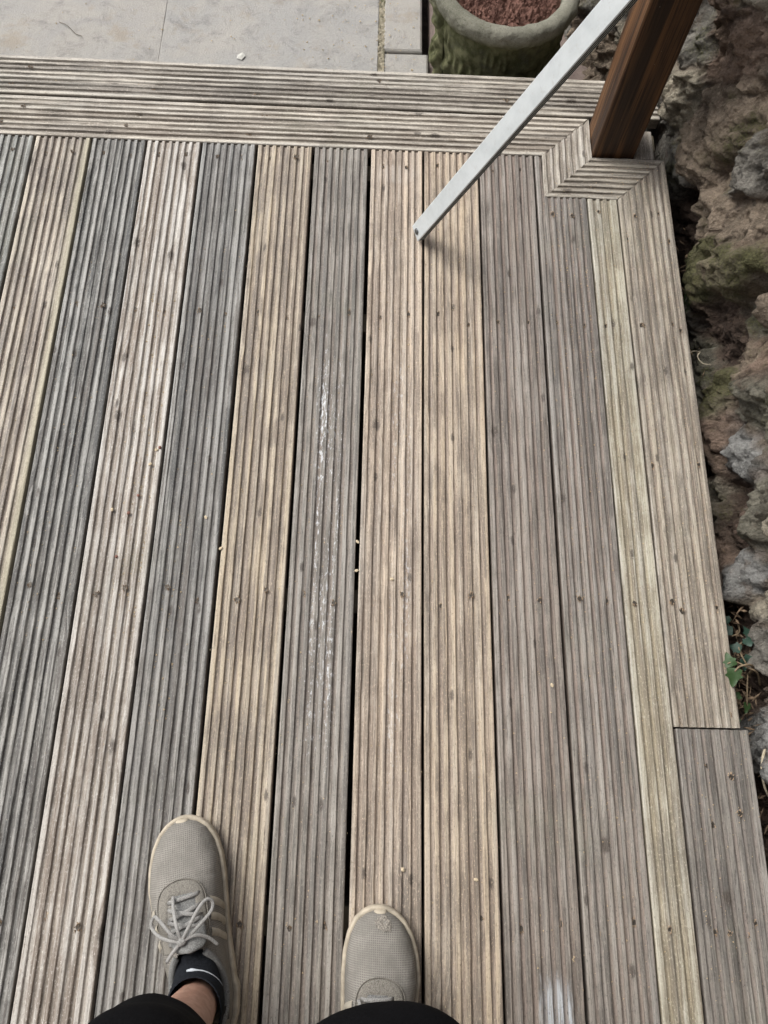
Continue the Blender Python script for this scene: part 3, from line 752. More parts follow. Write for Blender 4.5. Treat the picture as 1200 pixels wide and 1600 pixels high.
def sub(mask, name, mat):
    q = Q[mask]
    if len(q) == 0: return None
    u, inv = np.unique(q, return_inverse=True)
    ob = mesh_obj(name, WV[u].tolist(), inv.reshape(q.shape).tolist(), mat, wall, smooth=True)
    ca_ = ob.data.color_attributes.new('stone_tint', 'FLOAT_COLOR', 'POINT'); ca_.data.foreach_set('color', WC[u].ravel())
    return ob
for k in range(ns):
    nm = 'packed_earth' if SEEDS[k][3] == 'soil' else 'stone'
    sub((fc == k) & ~fj, nm, WM)
sub(fj, 'mortar', WM)
# body and top of the wall behind the face
core = Mesh()
cv, cf = box_data(0.875, 1.25, -1.3, 3.28, -0.36, 2.03, 0.01)
core.add(([(x - 0.80, y - 0.7, z + 0.32) for x, y, z in cv], cf))
core.build('wall_core', rock('rock_core', (0.125, 0.098, 0.074), (0.22, 0.178, 0.135), (0.08, 0.064, 0.053), 0.4), wall)

# crumbs, grit and leaf litter in the gap between boards and wall
def crumbs(name, pts, sizes, mat, seed=3, flat=1.0):
    r = np.random.default_rng(seed); V = []; F = []
    base_v = np.array([(1, 0, 0), (-.5, .87, 0), (-.5, -.87, 0), (0, 0, 1.1), (0.1, 0, -0.6)])
    fs = [(0, 1, 3), (1, 2, 3), (2, 0, 3), (1, 0, 4), (2, 1, 4), (0, 2, 4)]
    for p, s in zip(pts, sizes):
        v = base_v * (0.6 + 0.8 * r.random((5, 1))) * np.array([1, 1, flat]); a, b = r.random() * 6.28, r.normal() * 0.6 * flat
        ca, sa = math.cos(a), math.sin(a); Rz = np.array([[ca, -sa, 0], [sa, ca, 0], [0, 0, 1]])
        cb, sb = math.cos(b), math.sin(b); Rx = np.array([[1, 0, 0], [0, cb, -sb], [0, sb, cb]])
        v = (v * s) @ (Rz @ Rx).T + p; o = len(V); V += v.tolist(); F += [tuple(q + o for q in f) for f in fs]
    return mesh_obj(name, V, F, mat)
pts = []; sz = []
for k in range(2600):
    y = rng.uniform(-0.4, 1.62); x = rng.uniform(0.665, 0.80); pts.append((x, y, -0.318 + max(0, (x - 0.70)) * 1.3 * rng.random() + 0.004)); sz.append(0.002 + 0.007 * rng.random() ** 3)
g = crumbs('gravel', pts, sz, rock('grit_soil', (0.045, 0.032, 0.025), (0.095, 0.068, 0.054), (0.15, 0.11, 0.088), 0.1, scale=2)); tag(g, 'dark crumbs of earth and grit in the gap below the wall', 'gravel', kind='stuff')

# dead leaves and straw caught at the foot of the wall
lit = Mesh(); rl = random.Random(4)
for k in range(420):
    y = rl.choice((rl.gauss(.30, .10), rl.gauss(.20, .06), rl.uniform(-.1, 1.3))); x = rl.uniform(.684, .735); z = -.16 + (x - .684) * 1.6 + rl.uniform(-.02, .03)
    a = rl.uniform(0, 6.28); L = rl.uniform(.004, .016); w_ = rl.uniform(.0006, .0028); e = rl.uniform(-.4, .4)
    d_ = np.array((math.cos(a), math.sin(a), e)); n_ = np.array((-math.sin(a), math.cos(a), rl.uniform(-.4, .4))); c_ = np.array((x, y, z))
    q = len(lit.v); lit.v += [tuple(c_ - d_ * L), tuple(c_ + n_ * w_), tuple(c_ + d_ * L), tuple(c_ - n_ * w_), tuple(c_ + np.array((0, 0, .002)))]; lit.f += [(q, q + 1, q + 4), (q + 1, q + 2, q + 4), (q + 2, q + 3, q + 4), (q + 3, q, q + 4)]
tag(lit.build('leaf_litter', plain('dry_litter', (0.21, 0.15, 0.10), 0.9, 0.6, 70)), 'dry brown leaf scraps and straw caught along the foot of the wall', 'leaf litter', kind='stuff')

# ------------------------------------------------------------------ added wall behind the standing place (out of view, put in to shade the near boards)
shade_wall = empty('unseen_shade_wall', (-1.2, -1.30, -0.32)); tag(shade_wall, 'added unseen pale wall behind the person, shading the near end of the deck', 'wall')
def hpart(name, x0, x1, y0, y1, z0, z1, m, bev=0.004): return mesh_obj(name, *box_data(x0 + 1.2, x1 + 1.2, y0 + 1.30, y1 + 1.30, z0 + 0.32, z1 + 0.32, bev), m, shade_wall)
REN = plain('masonry_render', (0.30, 0.275, 0.24), 0.9, 0.15, 30, 0.003)
hpart('added_wall_face', -4.0, 0.70, -1.45, -1.15, -0.32, 3.0, REN); hpart('added_plinth', -4.0, 0.70, -1.149, -1.128, -0.32, -0.02, plain('plinth_stone', (0.16, 0.15, 0.14), 0.9, 0.2, 40, 0.003))  # face, plinth, eaves and door all belong to the added unseen wall
hpart('added_eaves_board', -4.0, 0.72, -1.149, -0.92, 2.86, 2.90, plain('eaves_paint', (0.12, 0.10, 0.09), 0.6, 0.1, 40)); hpart('added_gutter', -4.0, 0.72, -0.918, -0.83, 2.84, 2.90, plain('gutter_plastic', (0.03, 0.03, 0.03), 0.5, 0.1, 40), 0.012)
DW = plain('door_paint', (0.10, 0.10, 0.10), 0.5, 0.1, 60); hpart('added_door_panel', -1.35, -0.45, -1.148, -1.120, 0.02, 2.02, DW); hpart('added_door_frame', -1.42, -1.352, -1.148, -1.10, 0.0, 2.08, DW); hpart('added_door_frame', -0.448, -0.38, -1.148, -1.10, 0.0, 2.08, DW); hpart('added_door_frame', -1.351, -0.449, -1.148, -1.10, 2.022, 2.08, DW)

# ------------------------------------------------------------------ stone planter with soil
POTC = (0.312, 1.828)
pot = empty('stone_planter', (POTC[0], POTC[1], PZ - 0.035))
tag(pot, 'round weathered stone planter with green algae and carved relief, filled with reddish soil', 'planter')
def pot_mat():
    t = NT('algae_stone'); o = t.obj(); s = t.sep(o)
    n = t.noise(o, 14, 6, 0.65); g = t.noise(o, 300, 4, 0.7); b = t.noise(o, 45, 4)
    c = t.mix(t.rng(n, 0.35, 0.65), (0.145, 0.142, 0.108), (0.235, 0.228, 0.182))
    c = t.mix(t.rng(g, 0.54, 0.68, 0, 0.6), c, (0.28, 0.27, 0.24)); c = t.mix(t.rng(g, 0.45, 0.3, 0, 0.75), c, (0.04, 0.037, 0.028))
    hgt = t.rng(s[2], 0.262, 0.300, 1.0, 0.0)          # algae grows on the body, the rim stays bare
    m = t.math('MULTIPLY', hgt, t.rng(t.math('ADD', n, t.math('MULTIPLY', b, 0.5)), 0.45, 0.75, 0.35, 1.0))
    c = t.mix(m, c, t.mix(t.rng(b, 0.35, 0.65), (0.070, 0.074, 0.030), (0.16, 0.158, 0.085)))
    return t.done(c, 0.92, t.bump(t.math('ADD', g, b), 0.8, 0.003))
PMt = pot_mat()
HT = 0.315   # rim height above foot
lath = [(0.120, 0.0), (0.132, 0.004), (0.136, 0.02), (0.139, 0.06), (0.146, 0.14), (0.153, 0.20), (0.157, 0.245), (0.158, 0.262), (0.1625, 0.266), (0.170, 0.272), (0.1755, 0.282), (0.1770, 0.294),
        (0.1745, 0.306), (0.166, 0.3135), (0.154, 0.315), (0.143, 0.311), (0.1375, 0.302), (0.135, 0.285), (0.134, 0.26), (0.132, 0.22)]
lp = catmull([(a_, b_, 0) for a_, b_ in lath], 5)
na = 300; V = []
for (r_, z_, _) in lp:
    for k in range(na):
        a = 2 * math.pi * k / na; V.append((r_, a, z_))
V = np.array(V); r_, a_, z_ = V[:, 0], V[:, 1], V[:, 2]
P = np.stack([r_ * np.cos(a_), r_ * np.sin(a_), z_], 1)
outer = np.zeros(len(V)); outer[: 9 * 5 * na] = 1
body = outer * np.clip((0.258 - z_) / 0.012, 0, 1) * np.clip((z_ - 0.02) / 0.02, 0, 1)
# carved relief: masks, swags and leaves repeated round the body
rel = np.zeros(len(V))
def lump(a0, z0, sa, sz_, h_):
    da = (a_ - a0 + math.pi) % (2 * math.pi) - math.pi
    return h_ * np.exp(-((da * 0.155) / sa) ** 2 - ((z_ - z0) / sz_) ** 2)
for q in range(6):
    A = rad(-128 + q * 60)
    rel += lump(A, 0.150, .020, .030, .010) + lump(A, 0.165, .006, .016, .008) + lump(A, .135, .010, .005, .005)   # mask: head, nose, mouth
    rel -= lump(A - .055, .172, .005, .004, .005) + lump(A + .055, .172, .005, .004, .005)
    rel += lump(A - .16, .17, .008, .02, .009) + lump(A + .16, .17, .008, .02, .009) + lump(A, .205, .024, .010, .008)
    for k in range(7):                                                                                         # swag of fruit
        u = (k + 1) / 8; rel += lump(A + rad(12 + 36 * u), .195 - .075 * math.sin(math.pi * u), .0085, .0085, .011)
        rel += lump(A + rad(12 + 36 * u) + .03, .212 - .075 * math.sin(math.pi * u), .006, .006, .007)
    for k in range(4): rel += lump(A + rad(22 + k * 6), .225 - .004 * k, .004, .014, .006)
dr = rel * body + 0.0022 * fbm(P * 45, 4, 61) + 0.0011 * fbm(P * 160, 2, 67)
P[:, 0] += dr * np.cos(a_); P[:, 1] += dr * np.sin(a_)
F = [f[::-1] for f in grid_faces(len(lp), na, close_v=True)]
F.append(tuple(range(na)))
mesh_obj('pot_body', P, F, PMt, pot, True)
# carved upright bracket on the side
V = []; nu, nv = 70, 40
for i in range(nu):
    z = 0.02 + 0.262 * i / (nu - 1)
    for j in range(nv):
        t_ = -1 + 2 * j / (nv - 1)
        x = -0.140 - 0.016 * i / (nu - 1) - 0.019 * (1 - abs(t_) ** 3); y = t_ * 0.036
        V.append((x, y, z))
P = np.array(V)
u = P[:, 2] / 0.28
bumps = 0.007 * np.sin(P[:, 2] * 120) * np.cos(P[:, 1] * 85) + 0.006 * fbm(P * 55, 4, 71) + 0.007 * np.cos(P[:, 2] * 48)
P[:, 0] -= bumps * (1 - np.abs(P[:, 1] / 0.036) ** 2)
ca, sa = math.cos(rad(8)), math.sin(rad(8))
P = np.stack([P[:, 0] * ca - P[:, 1] * sa, P[:, 0] * sa + P[:, 1] * ca, P[:, 2]], 1)
F = grid_faces(nu, nv); F.append(tuple(range((nu - 1) * nv, nu * nv)))
mesh_obj('carved_bracket', P, F, PMt, pot, True)
# soil
nr = 90; V = [(0, 0, 0)]; F = []
for i in range(1, nr):
    for k in range(180):
        q = 0.1375 * i / (nr - 1); V.append((q * math.cos(k * rad(2)), q * math.sin(k * rad(2)), 0))
V = np.array(V)
V[:, 2] = 0.010 * fbm(V * 30, 4, 81, 0.6) + 0.0045 * fbm(V * 130, 3, 83, 0.7) + 0.010 * (1 - (np.hypot(V[:, 0], V[:, 1]) / 0.1375) ** 2)
for k in range(180): F.append((0, 1 + k, 1 + (k + 1) % 180))
for i in range(nr - 2):
    for k in range(180):
        a = 1 + i * 180 + k; b = 1 + i * 180 + (k + 1) % 180; F.append((a, a + 180, b + 180, b))
ts = NT('red_soil'); o_ = ts.obj(); n1 = ts.noise(o_, 40, 5, 0.65); g1 = ts.noise(o_, 380, 3, 0.7)
c_ = ts.mix(ts.rng(n1, 0.35, 0.65), (0.125, 0.062, 0.047), (0.20, 0.105, 0.08)); c_ = ts.mix(ts.rng(g1, 0.5, 0.75, 0, 0.7), c_, (0.31, 0.19, 0.15)); c_ = ts.mix(ts.rng(g1, 0.42, 0.25, 0, 0.6), c_, (0.06, 0.03, 0.022))
SOILM = ts.done(c_, 0.95, ts.bump(g1, 0.9, 0.004))
so = mesh_obj('planter_soil', V, F, SOILM, None, False); so.location = (POTC[0], POTC[1], PZ - 0.035 + 0.283)
tag(so, 'reddish brown crumbly soil filling the round planter', 'soil', kind='stuff')
pts = []; sz = []
for k in range(900):
    q = 0.131 * math.sqrt(rng.random()); a = rng.random() * 6.283; pts.append((q * math.cos(a), q * math.sin(a), 0.006 + 0.012 * rng.random() * (1 - q / 0.15))); sz.append(0.0012 + 0.0045 * rng.random() ** 2.5)
oc = crumbs('soil_crumbs', pts, sz, SOILM, 9); oc.location = so.location; tag(oc, 'loose crumbs on the reddish planter soil', 'soil', kind='stuff')

# ------------------------------------------------------------------ person: legs, shorts, socks, trainers
person = empty('person', (-0.07, -0.36, 0.0))
tag(person, 'person in black shorts, dark socks and worn grey trainers standing on the deck', 'person')
PO = Vector(person.location)
def skin_mat():
    t = NT('skin'); o = t.obj(); n = t.noise(o, 60, 5, 0.6); f = t.noise(t.mapping(o, (300, 300, 60)), 1.0, 3)
    c = t.mix(t.rng(n, 0.35, 0.65), (0.32, 0.175, 0.125), (0.42, 0.25, 0.185)); c = t.mix(t.rng(f, 0.68, 0.75, 0, 0.5), c, (0.10, 0.06, 0.045))
    m = t.done(c, 0.55, t.bump(n, 0.3, 0.001), spec=0.4); t.p.inputs['Subsurface Weight'].default_value = 0.1; t.p.inputs['Subsurface Radius'].default_value = (0.01, 0.004, 0.002); return m
def fabric(name, c, scale=500):
    t = NT(name); o = t.obj(); w = t.noise(o, scale, 3, 0.7); b = t.noise(o, 12, 4)
    k = t.mix(t.rng(w, 0.35, 0.65), scl(c, 0.6), scl(c, 1.5)); k = t.mix(t.rng(b, 0.4, 0.7, 0, 0.4), k, scl(c, 1.5))
    m = t.done(k, 0.95, t.bump(w, 0.5, 0.0012), spec=0.08); return m
HEELS = {'left': (Vector((-0.204, -0.352, 0)), rad(14)), 'right': (Vector((0.033, -0.485, 0)), rad(-3))}
JT = {'left': dict(ankle=(-0.2155, -0.282, 0.10), shin=(-0.212, -0.288, 0.30), knee=(-0.195, -0.262, 0.50), hip=(-0.150, -0.40, 0.90)),
      'right': dict(ankle=(0.040, -0.408, 0.10), shin=(0.039, -0.36, 0.30), knee=(0.036, -0.268, 0.51), hip=(0.030, -0.42, 0.90))}
# body: one skinned surface, pelvis to feet
bv = [(-0.06, -0.42, 0.98), (-0.06, -0.42, 1.06)]; be = [(0, 1)]; br = [(0.13, 0.10), (0.12, 0.09)]
for sd_ in ('left', 'right'):
    j = JT[sd_]; h0 = len(bv); hp, rz = HEELS[sd_]
    ft = hp + Matrix.Rotation(rz, 3, 'Z') @ Vector((0, 0.15, 0.05))
    K = Vector(j['knee']); S_ = Vector(j['shin']); A_ = Vector(j['ankle'])
    seq = [(Vector(j['hip']), .082), (Vector(j['hip']).lerp(K, .5), .073), (K, .056), (K.lerp(S_, .45), .055), (S_, .050), (S_.lerp(A_, .55), .038), (A_ + Vector((0, 0, .03)), .0345), (A_ - Vector((0, 0, .03)), .033), (ft, .022)]
    for q, (p_, r_) in enumerate(seq):
        bv.append(tuple(p_)); br.append((r_, r_)); be.append(((h0 + q - 1) if q else 0, h0 + q))
me = bpy.data.meshes.new('body'); me.from_pydata([tuple(Vector(v) - PO) for v in bv], be, [])
bo = bpy.data.objects.new('body', me); col.objects.link(bo); bo.parent = person
sk = bo.modifiers.new('skin', 'SKIN'); sk.use_smooth_shade = True
for i, r_ in enumerate(br):
    me.skin_vertices[0].data[i].radius = r_; me.skin_vertices[0].data[i].use_root = (i == 0)
ss = bo.modifiers.new('sub', 'SUBSURF'); ss.levels = 2; ss.render_levels = 2
me.materials.append(skin_mat())

BLK = fabric('black_cloth', (0.0030, 0.0030, 0.0036), 420)
def ring_loft(rings, nseg=72, wr=0.004, seed=1, cap=False):
    """rings: (centre, rx, ry)"""
    V = []
    for i, (c, rx, ry) in enumerate(rings):
        for k in range(nseg):
            a = 2 * math.pi * k / nseg; V.append((c[0] + rx * math.cos(a), c[1] + ry * math.sin(a), c[2]))
    V = np.array(V); C = np.repeat(np.array([r[0] for r in rings]), nseg, 0)
    dirs = V - C; dirs[:, 2] = 0; dirs /= np.linalg.norm(dirs, axis=1)[:, None]
    V = V + dirs * (wr * fbm(V * np.array([10, 10, 16]), 3, seed))[:, None]
    return V.tolist(), [f[::-1] for f in grid_faces(len(rings), nseg, close_v=True)]
sh = Mesh()
for sd_ in ('left', 'right'):
    j = JT[sd_]; K = Vector(j['knee']); Hp = Vector(j['hip']); S_ = Vector(j['shin'])
    big, sx_, off_ = (0.95, 1.0, Vector((-0.006, -0.006, 0))) if sd_ == 'left' else (1.10, 1.22, Vector((-0.004, -0.004, 0)))
    ctr = [(K.lerp(S_, .42) + Vector((0, .006, 0)), .071), (K.lerp(S_, .415) + Vector((0, .006, 0)), .075), (K.lerp(S_, .2), .0765), (K, .0765), (K.lerp(Hp, .15), .080), (K.lerp(Hp, .4), .087), (K.lerp(Hp, .7), .096), (K.lerp(Hp, 1.0), .102), (K.lerp(Hp, 1.12), .08)]
    cs = catmull([tuple(c) + (r_ * big,) for c, r_ in ctr], 7)
    sh.add(ring_loft([((c[0] + off_.x, c[1] + off_.y, c[2]), c[3] * sx_, c[3]) for c in cs], 72, .0045, 5 if sd_ == 'left' else 8))
tp = catmull([(-0.06, -0.42, 0.86, .165, .115), (-0.06, -0.42, 0.94, .185, .128), (-0.06, -0.42, 1.02, .170, .120), (-0.06, -0.42, 1.055, .160, .112)], 6)
sh.add(ring_loft([((c[0], c[1], c[2]), c[3], c[4]) for c in tp], 72, .003, 12))
sho = mesh_obj('shorts', [tuple(Vector(v) - PO) for v in sh.v], sh.f, BLK, person, True)
sho['label'] = 'loose black shorts'

# ---- trainers
LSH = 0.317
KS = [0, .012, .04, .10, .20, .32, .45, .58, .70, .80, .88, .94, .975, .993, 1.0]
KI = [1.035 * q for q in [.004, .017, .029, .038, .041, .040, .042, .0475, .0515, .0500, .0445, .0350, .0235, .0125, .003]]
KO = [1.035 * q for q in [.004, .017, .029, .038, .042, .0445, .049, .0540, .0560, .0530, .0460, .0355, .0235, .0125, .003]]
KH = [.062, .080, .090, .094, .094, .097, .1035, .100, .083, .069, .061, .055, .048, .040, .032]
KC = [0, 0, 0, 0, .003, .005, .003, .001, 0, .0015, .003, .0045, .005, .005, .005]
def sh_pt(s, v, side, grow=0.0, z0=0.016):
    """s heel->toe 0..1, v 0..1 from outer edge over the top to the inner edge. local x is positive towards the inner side for 'left'"""
    wi = np.interp(s, KS, KI); wo_ = np.interp(s, KS, KO); h_ = np.interp(s, KS, KH); c0 = np.interp(s, KS, KC)
    th = math.pi * v; cx, sx = -math.cos(th), math.sin(th)
    ex = 0.85
    x = (wi if cx > 0 else wo_) * math.copysign(abs(cx) ** ex, cx)
    pz = 0.70 if s > 0.5 else 0.62
    z = z0 + (h_ - z0) * sx ** pz
    p = np.array([x + c0, s * LSH, z])
    if side == 'right': p[0] = -p[0]
    return p
def sh_off(s, v, side, d_):
    e = 1e-3
    a = sh_pt(min(s + e, 1), v, side) - sh_pt(max(s - e, 0), v, side); b = sh_pt(s, min(v + e, 1), side) - sh_pt(s, max(v - e, 0), side)
    n_ = np.cross(b, a) if side == 'left' else np.cross(a, b)
    l = np.linalg.norm(n_); n_ = n_ / l if l > 1e-12 else np.array([0, 0, 1.0])
    if n_[2] < 0 and abs(n_[2]) > 0.3: n_ = -n_
    return sh_pt(s, v, side) + n_ * d_
def knit_mat():
    t = NT('grey_mesh_knit'); uv = t.tc.outputs['UV']; s = t.sep(uv)
    u = t.math('MULTIPLY', s[0], 2 * math.pi / 0.0058); v = t.math('MULTIPLY', s[1], 2 * math.pi / 0.0058)
    pat = t.math('MULTIPLY', t.math('SINE', t.math('ADD', u, v)), t.math('SINE', t.math('SUBTRACT', u, v)))
    hole = t.rng(pat, 0.10, 0.75)
    o = t.obj(); n = t.noise(o, 24, 5, 0.65); g = t.noise(o, 500, 3, 0.7)
    c = t.mix(t.rng(n, 0.35, 0.65), (0.212, 0.200, 0.180), (0.285, 0.268, 0.243))
    c = t.mix(t.rng(g, 0.5, 0.75, 0, 0.4), c, (0.36, 0.335, 0.30))
    c = t.mix(t.math('MULTIPLY', hole, t.rng(n, 0.35, 0.65, 0.40, 0.80)), c, (0.075, 0.070, 0.062))
    return t.done(c, 0.95, t.bump(t.math('SUBTRACT', t.math('MULTIPLY', g, 0.3), hole), 0.7, 0.001), spec=0.1)
KNIT = knit_mat()
SUEDE = fabric('grey_suede', (0.175, 0.163, 0.143), 700)
LINING = fabric('grey_lining', (0.16, 0.16, 0.155), 600)
LACE = fabric('grey_lace', (0.25, 0.245, 0.235), 900)
SOLE = plain('cream_rubber', (0.40, 0.35, 0.275), 0.8, 0.22, 50, 0.0008)
STRIPE = plain('cream_stripe', (0.37, 0.335, 0.275), 0.7, 0.15, 70, 0.0005)
STITCH = plain('frayed_patch', (0.235, 0.215, 0.187), 0.95, 0.5, 420, 0.003)
TAB = plain('black_tab', (0.012, 0.012, 0.013), 0.6, 0.3, 200)
SOCK = fabric('navy_black_sock', (0.012, 0.0135, 0.0165), 520)
LOGO = plain('white_thread', (0.42, 0.45, 0.48), 0.9, 0.3, 900)

def strip(edge_a, edge_b, side, off=0.0016, n=18, m=5, thick=True):
    """patch between two (s, v) polylines, lifted off the upper"""
    A = catmull([(*p, 0) for p in edge_a], n); B = catmull([(*p, 0) for p in edge_b], n); V = []
    for i in range(len(A)):
        for k in range(m):
            f_ = k / (m - 1); q = A[i] * (1 - f_) + B[i] * f_
            V.append(sh_off(q[0], q[1], side, off if 0 < k < m - 1 else off * 0.15))
    return V, grid_faces(len(A), m)
def recalc(o):
    bm = bmesh.new(); bm.from_mesh(o.data); bmesh.ops.recalc_face_normals(bm, faces=bm.faces); bm.to_mesh(o.data); bm.free()

def trainer(side):
    hp, rz = HEELS[side]; sg = 1 if side == 'left' else -1
    NSs, NV = 130, 96
    S_ = np.concatenate([np.linspace(0, .06, 14)[:-1], np.linspace(.06, .9, 90)[:-1], np.linspace(.9, 1, 28)]); NSs = len(S_)
    V = []; UVs = []
    for s in S_:
        arc = 0; prev = None; row = []
        for k in range(NV):
            p = sh_pt(s, k / (NV - 1), side)
            if prev is not None: arc += np.linalg.norm(p - prev)
            prev = p; row.append(arc); V.append(p)
        UVs += [(s * LSH, q - arc / 2) for q in row]
    def in_open(p):
        y = p[1] / LSH; u_ = (y - 0.245) / 0.205
        return abs(u_) < 1 and abs(p[0] - sg * 0.005) < 0.037 * math.sqrt(1 - u_ * u_) and p[2] > 0.05
    F = []
    for f in grid_faces(NSs, NV):
        c = (V[f[0]] + V[f[2]]) / 2
        if not in_open(c): F.append(f)
    # slight creases
    P = np.array(V); cre = np.exp(-((P[:, 1] / LSH - 0.72) / 0.05) ** 2) * np.sin(P[:, 1] * 420 + P[:, 0] * 60) * 0.0007
    P[:, 2] += (0.0013 * fbm(P * 38, 3, 91 if side == 'left' else 95) + cre) * np.clip((P[:, 2] - 0.03) / 0.02, 0, 1)
    tr = mesh_obj('trainer', P, F, KNIT, person, True)
    uvl = tr.data.uv_layers.new(name='UVMap')
    li = np.zeros(len(tr.data.loops), int); tr.data.loops.foreach_get('vertex_index', li)
    uvl.data.foreach_set('uv', np.array(UVs)[li].ravel())
    recalc(tr)
    tr.location = hp - PO; tr.rotation_euler = (0, 0, rz)
    tr['label'] = 'grey mesh trainer with tied laces and a dark ankle sock' if side == 'left' else 'grey mesh trainer with a frayed patch on its toe'
    # sole: flared rubber cup with side wall
    lay = [(0.0, .001), (.003, .0045), (.010, .0055), (.018, .0058), (.024, .0050), (.0265, .0030), (.0262, .0005), (.022, -.006)]
    out = []
    n_o = 60
    for i in range(n_o): out.append(('o', KSi := i / (n_o - 1)))
    base2 = []
    tt = (1 - np.cos(np.linspace(0, math.pi, n_o))) / 2
    for s in tt: base2.append((-np.interp(s, KS, KO) + np.interp(s, KS, KC), s * LSH))
    for s in tt[::-1][1:-1]: base2.append((np.interp(s, KS, KI) + np.interp(s, KS, KC), s * LSH))
    B = np.array(base2); B[:, 0] *= sg
    nb = len(B); T_ = np.roll(B, -1, 0) - np.roll(B, 1, 0); Nn = np.stack([T_[:, 1], -T_[:, 0]], 1); Nn /= np.linalg.norm(Nn, axis=1)[:, None] + 1e-9
    cen = np.array([0, LSH / 2])
    if ((B - cen) * Nn).sum() < 0: Nn = -Nn
    SV = []
    for (z_, o_2) in lay:
        # toe spring
        for q in range(nb):
            y = B[q, 1] / LSH; sp = 0.006 * max(0, (y - 0.82) / 0.18) ** 2 * (1 if z_ < .02 else 1.6)
            ht = 1.12 if y < .35 else 1.0
            SV.append((B[q, 0] + Nn[q, 0] * (o_2 + (0.003 if y < 0.22 else 0)), B[q, 1] + Nn[q, 1] * o_2, z_ * ht + sp))
    SF = grid_faces(len(lay), nb, close_v=True); SF.append(tuple(range(nb)))
    so_ = mesh_obj('sole', SV, SF, SOLE, tr, True); recalc(so_)
    # rubber lip over the toe
    lip = strip([(.990, .30), (.984, .42), (.982, .56), (.988, .70)], [(.999, .30), (.999, .42), (.999, .56), (.999, .70)], side, .002, 8, 4)
    recalc(mesh_obj('toe_lip', *lip, SOLE, tr, True))
    # eyelet panel: U shape round the throat
    U_out = [(.44, .26), (.52, .275), (.60, .29), (.66, .31), (.705, .37), (.728, .46), (.728, .54), (.705, .63), (.66, .69), (.60, .71), (.52, .725), (.44, .74)]
    U_in = [(.44, .375), (.52, .385), (.58, .39), (.62, .395), (.655, .41), (.668, .46), (.668, .54), (.655, .59), (.62, .605), (.58, .61), (.52, .615), (.44, .625)]
    recalc(mesh_obj('eyelet_panel', *strip(U_out, U_in, side, .0022, 8, 8), SUEDE, tr, True))
    # edge piping of the panel
    pp = [sh_off(q[0], q[1], side, .0022) for q in catmull([(*p, 0) for p in U_out], 8)]
    recalc(mesh_obj('panel_piping', *tube_data(pp, .0008, 6), SUEDE, tr, True))
    # three stripes on each side
    for vs_, ve in ((.02, .25), (.98, .75)):
        for k in range(3):
            s0 = .600 - .066 * k; bk = -.055
            recalc(mesh_obj('side_stripe', *strip([(s0 + bk, vs_), (s0 + bk * .4, (vs_ + ve) / 2), (s0, ve)], [(s0 + .034 + bk, vs_), (s0 + .034 + bk * .4, (vs_ + ve) / 2), (s0 + .034, ve)], side, .0021, 8, 5), STRIPE, tr, True))
    # heel counter panel
    recalc(mesh_obj('heel_panel', *strip([(.40, .06), (.30, .05), (.15, .05), (.03, .08)], [(.42, .24), (.32, .20), (.17, .19), (.04, .26)], side, .0016, 8, 6), SUEDE, tr, True))
    recalc(mesh_obj('heel_panel', *strip([(.40, .94), (.30, .95), (.15, .95), (.03, .92)], [(.42, .76), (.32, .80), (.17, .81), (.04, .74)], side, .0016, 8, 6), SUEDE, tr, True))
    # tongue
    TV = []; nt, mt = 22, 15
    for i in range(nt):
        f_ = i / (nt - 1); y = 0.212 - 0.074 * f_
        hw = 0.021 + 0.006 * f_ - (0.010 * max(0, (f_ - .82) / .18) ** 2)
        for k in range(mt):
            u_ = -1 + 2 * k / (mt - 1)
            z = 0.0905 + 0.0315 * f_ ** 1.15 - 0.007 * u_ * u_ + (0.0035 if f_ > .78 else 0) * (1 - u_ * u_)
            TV.append((sg * 0.003 + sg * .006 * f_ + u_ * hw, y, z))
    to = mesh_obj('tongue', TV, grid_faces(nt, mt), LINING, tr, True); recalc(to)
    sol = to.modifiers.new('thick', 'SOLIDIFY'); sol.thickness = 0.006; sol.offset = -1
    # padded collar round the opening
    cp = []
    for k in range(64):
        a = 2 * math.pi * k / 64; y = (0.245 + 0.205 * math.sin(a)) * LSH; x = sg * .005 + 0.037 * math.cos(a)
        s = y / LSH; best = min(np.linspace(.02, .98, 120), key=lambda v_: abs(sh_pt(s, v_, side)[0] - x))
        z = sh_pt(s, best, side)[2] + .001
        cp.append((x, y, z))
    cp = np.array(cp)
    keep = cp[:, 1] < 0.133
    st = int(np.argmax(~keep)); cp = np.roll(cp, -st, 0); keep = np.roll(keep, -st); cp = cp[keep]
    recalc(mesh_obj('collar', *tube_data(cp, .0052, 10), LINING, tr, True))
    # laces
    def rowpt(y, x, lift=.0035):
        s = y / LSH; best = min(np.linspace(.15, .85, 140), key=lambda v_: abs(sh_pt(s, v_, side)[0] - x))
        return np.array((x, y, sh_pt(s, best, side)[2] + lift))
    cxs = sg * .004
    rows = [((0.205, -.024), (0.209, .024)), ((.196, -.024), (.180, .024)), ((.182, -.024), (.194, .024)), ((.180, -.025), (.165, .025)), ((.166, -.025), (.178, .025)), ((.163, -.027), (.150, .027)), ((.150, -.028), (.162, .029))]
    for q, ((ya, xa), (yb, xb)) in enumerate(rows):
        pth = []
        for k in range(9):
            f_ = k / 8; p = rowpt(ya * (1 - f_) + yb * f_, cxs + xa * (1 - f_) + xb * f_, .0042 + .0012 * (q % 2) + .004 * math.sin(math.pi * f_) * (0.6 + .25 * q))
            pth.append(p)
        pth[0][2] -= .0035; pth[-1][2] -= .0035
        recalc(mesh_obj('lace', *tube_data(pth, .0030, 8, 0.40), LACE, tr, True))
    kz = .1235
    def L3(pts): return [(sg * x, y, z) for x, y, z in pts]
    K0 = (.000, .154, kz)
